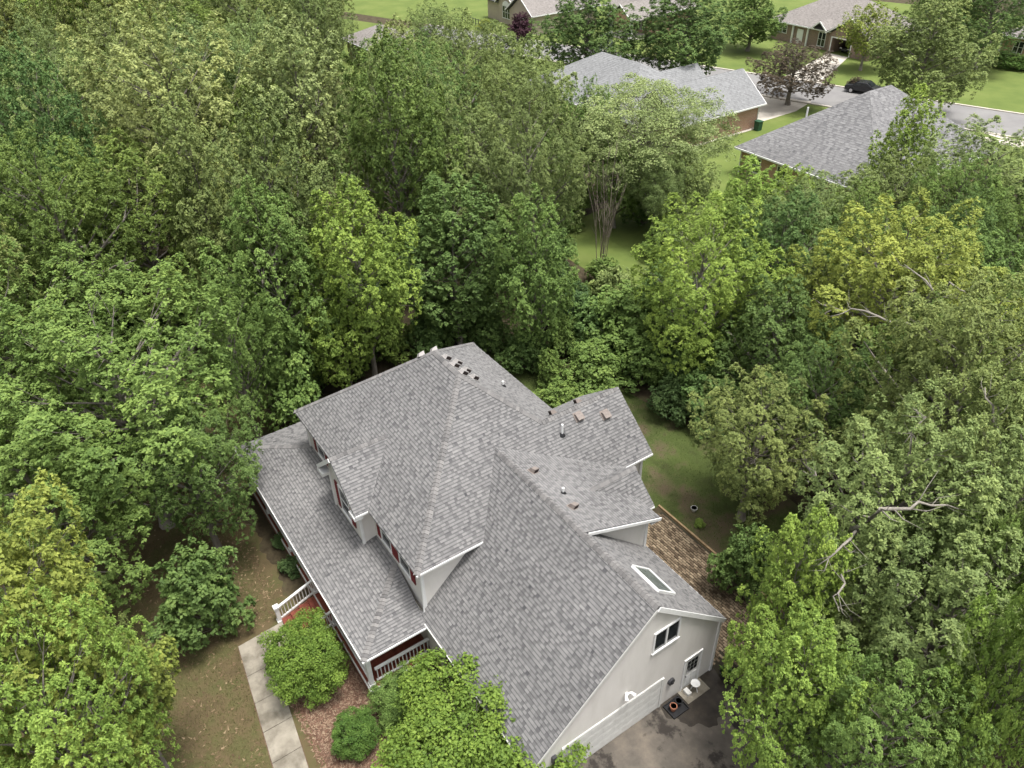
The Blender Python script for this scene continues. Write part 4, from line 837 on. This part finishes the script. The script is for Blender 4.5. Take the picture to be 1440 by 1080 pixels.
at('und1', 852, 384, 30, 1.2, 'mid', 'bush', 'green bush hiding the foot of the leafless stems')
at('map2', 742, 150, 66, 8.0, 'soft', 'wood_tree', 'soft green tree before the left end of the blue grey roof')
at('oak3', 655, 122, 68, 8.6, 'soft', 'wood_tree', 'rounded soft green tree at the far edge of the wood by the street')
at('oak2', 822, 188, 52, 7.0, 'mid', 'wood_tree', 'green tree covering the lower left eave of the blue grey roof')
at('map2', 560, 105, 52, 7.5, 'pale', 'wood_tree', 'pale green tree in front of the low tan roof')
at('und1', 855, 108, 26, 2.4, 'soft', 'wood_bush', 'light bush below the hip of the blue grey roof', 'bush')
# --- neighbours' trees
N_ = 'neighbour'
at('map1', 828, 48, 68, 7.2, 'dark', 'shade_tree', 'large dark shade tree left of the two beyond the blue grey roof')
at('map1', 964, 48, 74, 7.2, 'dark', 'shade_tree', 'large dark shade tree above the gable of the blue grey roof')
at('con1', 1058, 22, 40, 5.0, 'mid', 'lawn_tree', 'medium green tree on the lawn before the brown brick house')
at('oak3', 1117, 98, 58, 4.2, 'mauve', 'plum_tree', 'dark reddish ornamental tree on the verge by the pale drive')
at('map2', 1222, 45, 36, 5.0, 'yel', 'lawn_tree', 'yellow green tree beside the open garage')
at('map1', 1307, 78, 66, 7.2, 'soft', 'shade_tree', 'big egg shaped green tree at the street corner')
at('oak3', 1395, 15, 60, 7.5, 'dark', 'shade_tree', 'dark tree at the end of the wide bright lawn')
at('oak3', 1330, 10, 50, 7.0, 'mid', 'shade_tree', 'green tree behind the egg shaped tree')
at('und1', 732, 38, 21, 2.0, 'plum', 'maple_bush', 'small dark purple maple before the tan gabled house')
at('und1', 682, 36, 12, 1.0, 'yel', 'bush', 'golden bush at the corner of the tan gabled house', 'bush')
at('con1', 850, 72, 13, 2.6, 'spruce', 'spruce_tree', 'small pale blue spruce behind the blue grey ridge')
at('oak3', 612, 48, 48, 5.5, 'soft', 'lawn_tree', 'rounded green tree in front of the meadow by the tan roof')
at('map2', 700, 75, 40, 5.0, 'soft', 'lawn_tree', 'light green tree below the purple maple')
at('und1', 1412, 83, 20, 1.0, 'box', 'hedge_bush', 'clipped round hedge bush under the brick house by the bright lawn', 'hedge')
at('und1', 1442, 88, 16, 1.0, 'box', 'hedge_bush', 'clipped hedge bush next to the larger one by the brick wall', 'hedge')
at('und1', 1205, 118, 12, .8, 'mauve', 'bush', 'small brownish bush on the verge behind the parked dark car', 'bush')
at('und1', 920, 70, 18, 1.2, 'pale', 'bush', 'pale flowering bush below the brick porch', 'bush')

# --- the wood: trees told apart only by their place
GREEN['yelw'] = (.19, .25, .055)
def poly_in(px, py, P):
    c = False; n = len(P)
    for i in range(n):
        x0, y0 = P[i]; x1, y1 = P[(i+1) % n]
        if (y0 > py) != (y1 > py) and px < (x1-x0)*(py-y0)/(y1-y0)+x0: c = not c
    return c
def project(q):
    d = np.array(q)-CAM; z = d@CF; return 720+FPX*(d@CR)/z, 540-FPX*(d@CU)/z
WOOD = [(-160, -60), (462, -60), (462, 20), (445, 70), (480, 120), (560, 138), (680, 140), (765, 168), (800, 240), (800, 330), (690, 440), (560, 470), (430, 520), (330, 430), (150, 400), (-160, 420)]
placed = [(o.location.x, o.location.y, o.scale.x) for o in list(COL.objects) if o.type == 'EMPTY' and o.name.split('.')[0].endswith('tree')]
kinds = ['oak1', 'oak2', 'oak3', 'map2', 'oak2', 'oak3', 'map2', 'oak1', 'map1']
named = [(o.location.x, o.location.y) for o in list(COL.objects) if o.type == 'EMPTY' and o.name.split('.')[0].endswith('_tree')]
step = 7.6
for i in range(-27, 4):
    for j in range(-10, 24):
        x = i*step+random.uniform(-2.3, 2.3)+(3.8 if j % 2 else 0); y = j*step*.9+random.uniform(-2.3, 2.3)
        Hc = random.uniform(7.0, 11.4); dist = math.hypot(x-CAM[0], y-CAM[1])
        if np.array((x, y, 8.0))@CF - CAM@CF < 5: continue
        px, py = project((x, y, Hc))
        if not poly_in(px, py, WOOD): continue
        if -9 < x < 30 and -8 < y < 18: continue
        if min(math.hypot(x-a, y-b) for a, b in named) < 3.6: continue
        cl = random.choices(['mid', 'soft', 'olive', 'dark', 'yel'], [3, 7, 5, .6, .5] if dist > 70 else [6, 4, 2.5, 2, .3])[0]
        kd = random.choice(kinds); R_ = {'con1': 3.6, 'map1': 4.6, 'map2': 5.0}.get(kd, 5.8)*random.uniform(.78, 1.2)
        cn = {'mid': 'mid green', 'soft': 'paler green', 'olive': 'olive', 'dark': 'dark green', 'yel': 'yellow green'}[cl]
        sh = {'con1': 'narrow', 'map1': 'pointed', 'map2': 'rounded'}.get(kd, 'broad'); pl_ = 'in the near part of the wood behind the house' if dist < 62 else ('in the middle of the wood' if dist < 100 else 'at the far end of the wood')
        lab = ('tall ' if Hc > 9.6 else 'low ')+sh+' '+cn+' tree '+pl_
        plant(kd, x, y, R_, Hc, 'yelw' if cl == 'yel' else cl, 'wood_tree', lab, 'tree', lab.replace(' tree ', ' trees ')[:60], jit=.17)
# undergrowth below the wood's edge
for k in range(70):
    for _ in range(50):
        x, y = random.uniform(-26, 26), random.uniform(-16, 46); px, py = project((x, y, 1.5))
        if not (-60 < px < 1500 and 200 < py < 800): continue
        if -8 < x < 30 and -20 < y < 20.5: continue
        if poly_in(x, y, [(-19, 29), (-5, 29), (-4, 39), (-9, 50), (-20, 56), (-27, 66), (-27, 45)]): continue
        break
    else: continue
    plant('und1', x, y, random.uniform(1.3, 2.6), random.uniform(1.2, 2.4), random.choice(['dark', 'mid', 'deep']), 'undergrowth_bush', 'leafy undergrowth bush on the floor of the wood', 'bush', 'undergrowth of the wood', jit=.12)
# right-hand wood between golden oak and hip-roofed house
for k in range(26):
    for _ in range(60):
        px, py = random.uniform(1080, 1560), random.uniform(300, 1000); q = onz(px, py, 5.0); x, y = q[0], q[1]
        if x < 25.5 and y < 20: continue
        if y < 12.5: continue
        if np.linalg.norm(q-CAM) < 22: continue
        if min(math.hypot(x-a, y-b) for a, b in named) < 3.2: continue
        named.append((x, y)); break
    else: continue
    cl = random.choice(['mid', 'olive', 'soft', 'dark'])
    plant(random.choice(['oak3', 'map2', 'oak2']), x, y, random.uniform(3.2, 4.3), random.uniform(4.5, 6.5), cl, 'oakwood_tree', {'mid': 'mid green', 'olive': 'olive', 'soft': 'paler green', 'dark': 'dark green'}[cl]+' tree among the oaks beyond patio and driveway', 'tree', cl+' trees among the oaks')

# ================================================================ NEIGHBOURING HOUSES
def hip_planes(x0, x1, y0, y1, z, s, along):
    """hip roof; returns planes"""
    if along == 'x':
        r = (y1-y0)/2; ym = (y0+y1)/2; a = (x0+r, ym, z+s*r); b = (x1-r, ym, z+s*r)
        return [[(x0, y0, z), (x1, y0, z), b, a], [(x1, y0, z), (x1, y1, z), b], [(x1, y1, z), (x0, y1, z), a, b], [(x0, y1, z), (x0, y0, z), a]]
    r = (x1-x0)/2; xm = (x0+x1)/2; a = (xm, y0+r, z+s*r); b = (xm, y1-r, z+s*r)
    return [[(x0, y0, z), (x1, y0, z), a], [(x1, y0, z), (x1, y1, z), b, a], [(x1, y1, z), (x0, y1, z), b], [(x0, y1, z), (x0, y0, z), a, b]]
def gable_planes(x0, x1, y0, y1, z, s, along):
    if along == 'y': xm = (x0+x1)/2; h = z+s*(x1-x0)/2; return [[(x1, y0, z), (x1, y1, z), (xm, y1, h), (xm, y0, h)], [(x0, y1, z), (x0, y0, z), (xm, y0, h), (xm, y1, h)]]
    ym = (y0+y1)/2; h = z+s*(y1-y0)/2; return [[(x0, y0, z), (x1, y0, z), (x1, ym, h), (x0, ym, h)], [(x1, y1, z), (x0, y1, z), (x0, ym, h), (x1, ym, h)]]
def far_roof(planes, m, parent, name='roof', eaves=()):
    b = MB()
    for pl in planes: b.prism(pl, (0, 0, -.15))
    r = b.build(name, 'deck_underlay', parent)
    for pl in planes:
        sm = MB(); shingles(sm, pl, .24, .25, .6, False); sm.build('shingles', m, r, kind='stuff')
    for p, q in eaves: t = MB(); t.bar((p[0], p[1], p[2]-.1), (q[0], q[1], q[2]-.1), .12, .16); t.build('fascia', 'trim', r)
    return r
def rect_eaves(x0, x1, y0, y1, z): return [((x0, y0-.05, z), (x1, y0-.05, z)), ((x1+.05, y0, z), (x1+.05, y1, z)), ((x0, y1+.05, z), (x1, y1+.05, z)), ((x0-.05, y0, z), (x0-.05, y1, z))]
def far_wall(poly, m, parent, name='wall'):
    b = MB(); x0, x1, y0, y1, z0, z1 = poly; b.box((x0, y0, z0), (x1, y1, z1)); return b.build(name, m, parent)
# B: mottled grey hip roof
h = empty('hip_house', (-9.9, 62, 0)); tag(h, 'brick house under a broad mottled grey hip roof', 'house')
far_wall((-17.4, -2.3, 53.2, 71.4, -.3, 2.75), 'brick', h)
far_roof(hip_planes(-17.85, -1.9, 52.7, 71.9, 2.8, .715, 'y'), 'greyroof', h, eaves=rect_eaves(-17.85, -1.9, 52.7, 71.9, 2.8))
b = MB(); b.tube([(-14.6, 58.6, 4.9), (-14.6, 58.6, 6.3)], .09, 8); b.build('vent_pipe', 'whiteplastic', h)
for x in (-15.4, -12.2, -8): wall_window((x, 53.19, 1.5), 1.1, 1.4, 'y-', h)
b = MB(); b.tube([(-17.32, 53.1, 2.6), (-17.32, 53.1, .1)], .06, 6); b.build('downspout', 'trim', h)
# C: blue grey gable and hip
h = empty('gable_house', (-38, 58, 0)); tag(h, 'red brick house under pale blue grey gable and hip roofs', 'house')
far_wall((-33.2, -26.05, 53.5, 65.6, -.3, 2.75), 'brick', h); far_wall((-49.3, -33.3, 49.6, 62.5, -.3, 2.75), 'brick', h)
b = MB(); b.prism([(-33.2, 65.59, 2.7), (-26.05, 65.59, 2.7), (-29.6, 65.59, 5.4)], (0, -.2, 0)); b.build('gable', 'brick', h)
far_roof(gable_planes(-33.7, -25.6, 52.5, 66.1, 2.8, .74, 'y'), 'bluegrey', h, eaves=[((-25.55, 52.5, 2.8), (-25.55, 66.1, 2.8)), ((-29.65, 66.15, 5.75), (-25.6, 66.15, 2.8)), ((-29.65, 66.15, 5.75), (-33.7, 66.15, 2.8))])
far_roof(hip_planes(-50, -29, 49, 63.2, 2.8, .55, 'x'), 'bluegrey', h, 'hip_roof', eaves=rect_eaves(-50, -34, 49, 63.2, 2.8))
far_roof(gable_planes(-38, -33.5, 57, 65, 3.7, .75, 'y'), 'bluegrey', h, 'cross_gable')
b = MB(); b.tube([(-26.0, 65.5, 2.65), (-26.0, 65.5, .1)], .07, 6); b.build('downspout', 'trim', h)
gd = MB(); gd.box((-32.4, 65.6, .02), (-27.2, 65.66, 2.15)); gd.build('garage_door', 'trim', h)
for x in (-46, -42, -38): wall_window((x, 49.59, 1.5), 1.4, 1.4, 'y-', h)
b = MB(); b.prism([(-26.0, 53.5, .1), (-25.7, 53.5, .05), (-25.7, 65.5, .05), (-26.0, 65.5, .1)], (0, 0, -.35)); b.build('footing', 'paleconc', h)
# D: brown brick house with the open garage
h = empty('open_garage_house', (-46, 106, 0)); tag(h, 'brown brick house with a car in its open garage', 'house')
far_wall((-54.5, -43.1, 101.2, 112, -.3, 2.75), 'brick2', h)
b = MB(); b.box((-43.08, 100.3, -.3), (-42.6, 108, 2.75)); b.box((-39.2, 100.3, -.3), (-36.2, 108, 2.75)); b.box((-42.6, 100.3, 2.15), (-39.2, 100.6, 2.75)); b.box((-42.6, 107.8, -.3), (-39.2, 108, 2.75)); b.prism([(-43.08, 100.31, 2.751), (-36.2, 100.31, 2.751), (-39.64, 100.31, 4.9)], (0, .25, 0)); b.build('garage_wall', 'brick2', h)
b = MB(); b.box((-42.72, 100.24, 0), (-42.58, 100.34, 2.2)); b.box((-39.22, 100.24, 0), (-39.08, 100.34, 2.2)); b.box((-42.72, 100.24, 2.2), (-39.08, 100.34, 2.34)); b.build('door_frame', 'trim', h)
far_roof(hip_planes(-55.2, -36, 100.8, 114, 2.8, .55, 'x'), 'tanroof', h, eaves=rect_eaves(-55.2, -36, 100.8, 114, 2.8))
far_roof(gable_planes(-43.6, -35.7, 99.8, 108, 2.82, .62, 'y'), 'tanroof', h, 'garage_roof', eaves=[((-43.6, 99.75, 2.82), (-39.65, 99.75, 5.27)), ((-35.7, 99.75, 2.82), (-39.65, 99.75, 5.27))])
far_roof(gable_planes(-46.4, -43.7, 100.1, 104, 3.0, .8, 'y'), 'tanroof', h, 'small_gable', eaves=[((-46.4, 100.05, 3.0), (-45.05, 100.05, 4.08)), ((-43.7, 100.05, 3.0), (-45.05, 100.05, 4.08))])
wall_window((-45.0, 101.19, 1.4), 1.2, 1.9, 'y-', h, 2); wall_window((-52.5, 101.19, 1.7), 1.6, 1.0, 'y-', h, 2)
b = MB(); b.box((-49.6, 101.2, .1), (-48.5, 101.12, 2.2)); b.build('front_door', 'trim', h)
for x in (-50.4, -47.6): b = MB(); b.box((x-.12, 100.95, 0), (x+.12, 101.15, 2.65)); b.build('porch_post', 'trim', h)
# E
h = empty('corner_house', (-20, 124, 0)); tag(h, 'red brick house with tan roof at the end of the wide bright lawn', 'house')
far_wall((-26.8, -8, 118.2, 130, -.3, 2.75), 'brick', h); far_roof(hip_planes(-27.4, -7.4, 117.6, 130.6, 2.8, .5, 'x'), 'tanroof', h, eaves=rect_eaves(-27.4, -7.4, 117.6, 130.6, 2.8))
for x in (-24.3, -20): wall_window((x, 118.19, 1.4), 1.3, 1.5, 'y-', h, 2)
b = MB(); b.box((-26.9, 118.12, 0), (-26.72, 118.3, 2.7)); b.build('corner_board', 'trim', h)
# F
h = empty('tan_house', (-86, 79, 0)); tag(h, 'tan gabled house with an arched window behind the purple maple', 'house')
far_wall((-87, -80.3, 72.4, 86, -.3, 3.2), 'tanwall', h); far_wall((-98, -87.1, 75, 88, -.3, 3.2), 'tanwall', h)
b = MB(); b.prism([(-87, 72.41, 3.201), (-80.3, 72.41, 3.201), (-83.65, 72.41, 5.6)], (0, .2, 0)); b.build('gable', 'tanwall', h)
b = MB(); b.prism([(-93.4, 74.4, -.3), (-88.6, 74.4, -.3), (-88.6, 74.4, 3.4), (-91, 74.4, 5.2), (-93.4, 74.4, 3.4)], (0, .7, 0)); b.build('bay', 'tanwall', h)
far_roof(gable_planes(-87.6, -79.7, 71.9, 86.5, 3.22, .72, 'y'), 'tanroof', h, eaves=[((-87.6, 71.85, 3.22), (-83.65, 71.85, 6.06)), ((-79.7, 71.85, 3.22), (-83.65, 71.85, 6.06)), ((-79.65, 71.9, 3.22), (-79.65, 86.5, 3.22))])
far_roof(hip_planes(-98.5, -86, 74.5, 88.5, 3.2, .6, 'x'), 'tanroof', h, 'hip_roof'); far_roof(gable_planes(-93.9, -88.1, 73.9, 80, 3.4, .75, 'y'), 'tanroof', h, 'bay_roof', eaves=[((-93.9, 73.85, 3.4), (-91, 73.85, 5.57)), ((-88.1, 73.85, 3.4), (-91, 73.85, 5.57))])
wv = wall_window((-91, 74.39, 1.9), 2.2, 1.9, 'y-', h, 3); b = MB(); b.prism([(-91+1.1*math.cos(t), 74.38, 2.95+.8*math.sin(t)) for t in np.linspace(0, math.pi, 10)], (0, -.06, 0)); b.build('arched_light', 'trim', wv)
wall_window((-83.6, 72.39, 1.6), 1.4, 1.5, 'y-', h, 2)
# G, H
h = empty('hidden_house', (-80, 45, 0)); tag(h, 'house with a low tan roof half hidden by the wood', 'house')
far_wall((-85.4, -73.8, 41.4, 49.4, -.3, 3.2), 'tanwall', h); far_roof(hip_planes(-86, -73.2, 40.8, 50, 3.25, .45, 'x'), 'tanroof', h, eaves=rect_eaves(-86, -73.2, 40.8, 50, 3.25)); far_roof(gable_planes(-76.5, -70.5, 46, 53, 3.25, .45, 'x'), 'tanroof', h, 'side_roof', eaves=[((-70.45, 46, 3.25), (-70.45, 49.5, 4.8)), ((-70.45, 53, 3.25), (-70.45, 49.5, 4.8))]); far_wall((-76, -71, 46.5, 52.5, -.3, 3.1), 'tanwall', h, 'side_wall')
for x in (-83, -78.5): wall_window((x, 41.39, 1.6), 1.4, 1.4, 'y-', h, 2)
h = empty('porch_house', (-73, 91, 0)); tag(h, 'brick house with a white columned porch between two dark shade trees', 'house')
far_wall((-79, -68.6, 87.5, 98, -.3, 3.2), 'brick', h); far_roof(hip_planes(-79.7, -68, 86.8, 98.7, 3.25, .6, 'y'), 'tanroof', h, eaves=rect_eaves(-79.7, -68, 86.8, 98.7, 3.25)); far_roof(gable_planes(-73.5, -67.2, 82.6, 92, 2.9, .7, 'y'), 'tanroof', h, 'porch_roof', eaves=[((-73.5, 82.55, 2.9), (-70.35, 82.55, 5.1)), ((-67.2, 82.55, 2.9), (-70.35, 82.55, 5.1))])
b = MB(); b.prism([(-73, 83, 2.75), (-67.7, 83, 2.75), (-70.35, 83, 4.6)], (0, .2, 0)); b.build('gable', 'brick', h)
for x in (-72.8, -67.9): b = MB(); b.box((x-.25, 82.8, -.1), (x+.25, 83.3, 2.75)); b.build('porch_column', 'trim', h)
b = MB(); b.box((-73.4, 82.4, -.1), (-67.2, 87.4, .12)); b.build('porch_floor', 'paleconc', h); wall_window((-70.3, 87.49, 1.5), 1.6, 1.6, 'y-', h, 2)
# fence posts and rails of the far meadow
fe = empty('garden_fence', (-92, 70, 0)); tag(fe, 'low dark garden fence on the lawn left of the tan house', 'fence')
for k in range(15): b = MB(); x = -98+.9*k; b.box((x-.05, 69.45, -.1), (x+.05, 69.55, 1.2)); b.build('fence_post', 'darkmetal', fe)
for z in (.35, 1.05): b = MB(); b.box((-98, 69.47, z), (-85.4, 69.53, z+.06)); b.build('rail', 'darkmetal', fe)

# cars
def car(name, x, y, z, rz, m, label):
    e = empty(name, (x, y, z), rz); tag(e, label, 'car')
    prof = [(-2.2, .35), (-2.25, .75), (-2.1, .95), (-1.3, 1.0), (-.75, 1.42), (.45, 1.45), (1.15, 1.02), (2.0, .88), (2.22, .7), (2.2, .35)]
    b = MB(); b.prism([(px_, -.86, pz) for px_, pz in prof], (0, 1.72, 0)); o = b.build('body', m, e, local=True); md = o.modifiers.new('bevel', 'BEVEL'); md.width = .09; md.segments = 3
    for s_ in (-1, 1):
        b = MB(); b.prism([(-1.15, s_*.866, 1.02), (-.72, s_*.866, 1.36), (-.2, s_*.866, 1.37), (-.2, s_*.866, 1.02)], (0, s_*.012, 0)); b.build('window', 'glass', e, local=True)
        b = MB(); b.prism([(-.12, s_*.866, 1.02), (-.12, s_*.866, 1.37), (.42, s_*.866, 1.38), (.98, s_*.866, 1.04)], (0, s_*.012, 0)); b.build('window', 'glass', e, local=True)
        b = MB(); b.box((2.16, s_*.8, .66), (2.26, s_*.45, .8)); b.build('headlight', 'lampglass', e, local=True)
        for wx in (-1.35, 1.35):
            b = MB(); b.tube([(wx, s_*.68, .33), (wx, s_*.9, .33)], .33, 18); w_ = b.build('wheel', 'tyre', e, local=True); b = MB(); b.tube([(wx, s_*.9, .33), (wx, s_*.915, .33)], .21, 14); b.build('rim', 'rim', w_, local=True)
    for pl in ([(.5, 1.425), (1.08, 1.06)], [(-.8, 1.40), (-1.26, 1.03)]):
        (xa, za), (xb, zb2) = pl; d = .02 if xa > 0 else -.02; b = MB(); b.prism([(xa+d, -.68, za+.02), (xa+d, .68, za+.02), (xb+d, .76, zb2+.02), (xb+d, -.76, zb2+.02)], (d*.4, 0, .012)); b.build('windscreen', 'glass', e, local=True)
    b = MB(); b.box((2.19, -.4, .4), (2.25, .4, .62)); b.build('grille', 'darkmetal', e, local=True)
    return e
q = onz(1215, 124, .6); car('parked_car', q[0], q[1], .012, math.radians(18), 'carblack', 'dark car parked on the street behind the mottled grey hip roof')
car('garage_car', -40.9, 103.6, .02, -math.pi/2, 'carblack', 'black car standing inside the open garage')
e = empty('wheelie_bin', (-25.3, 65.0, 0)); tag(e, 'dark green wheelie bin at the corner of the blue grey gable house', 'bin')
b = MB(); b.prism([(-25.6, 64.7, .01), (-25.0, 64.7, .01), (-24.95, 64.7, 1.0), (-25.65, 64.7, 1.0)], (0, .65, 0)); b.build('bin_body', 'bingreen', e); b = MB(); b.box((-25.7, 64.64, 1.001), (-24.9, 65.4, 1.08)); b.build('lid', 'bingreen', e)
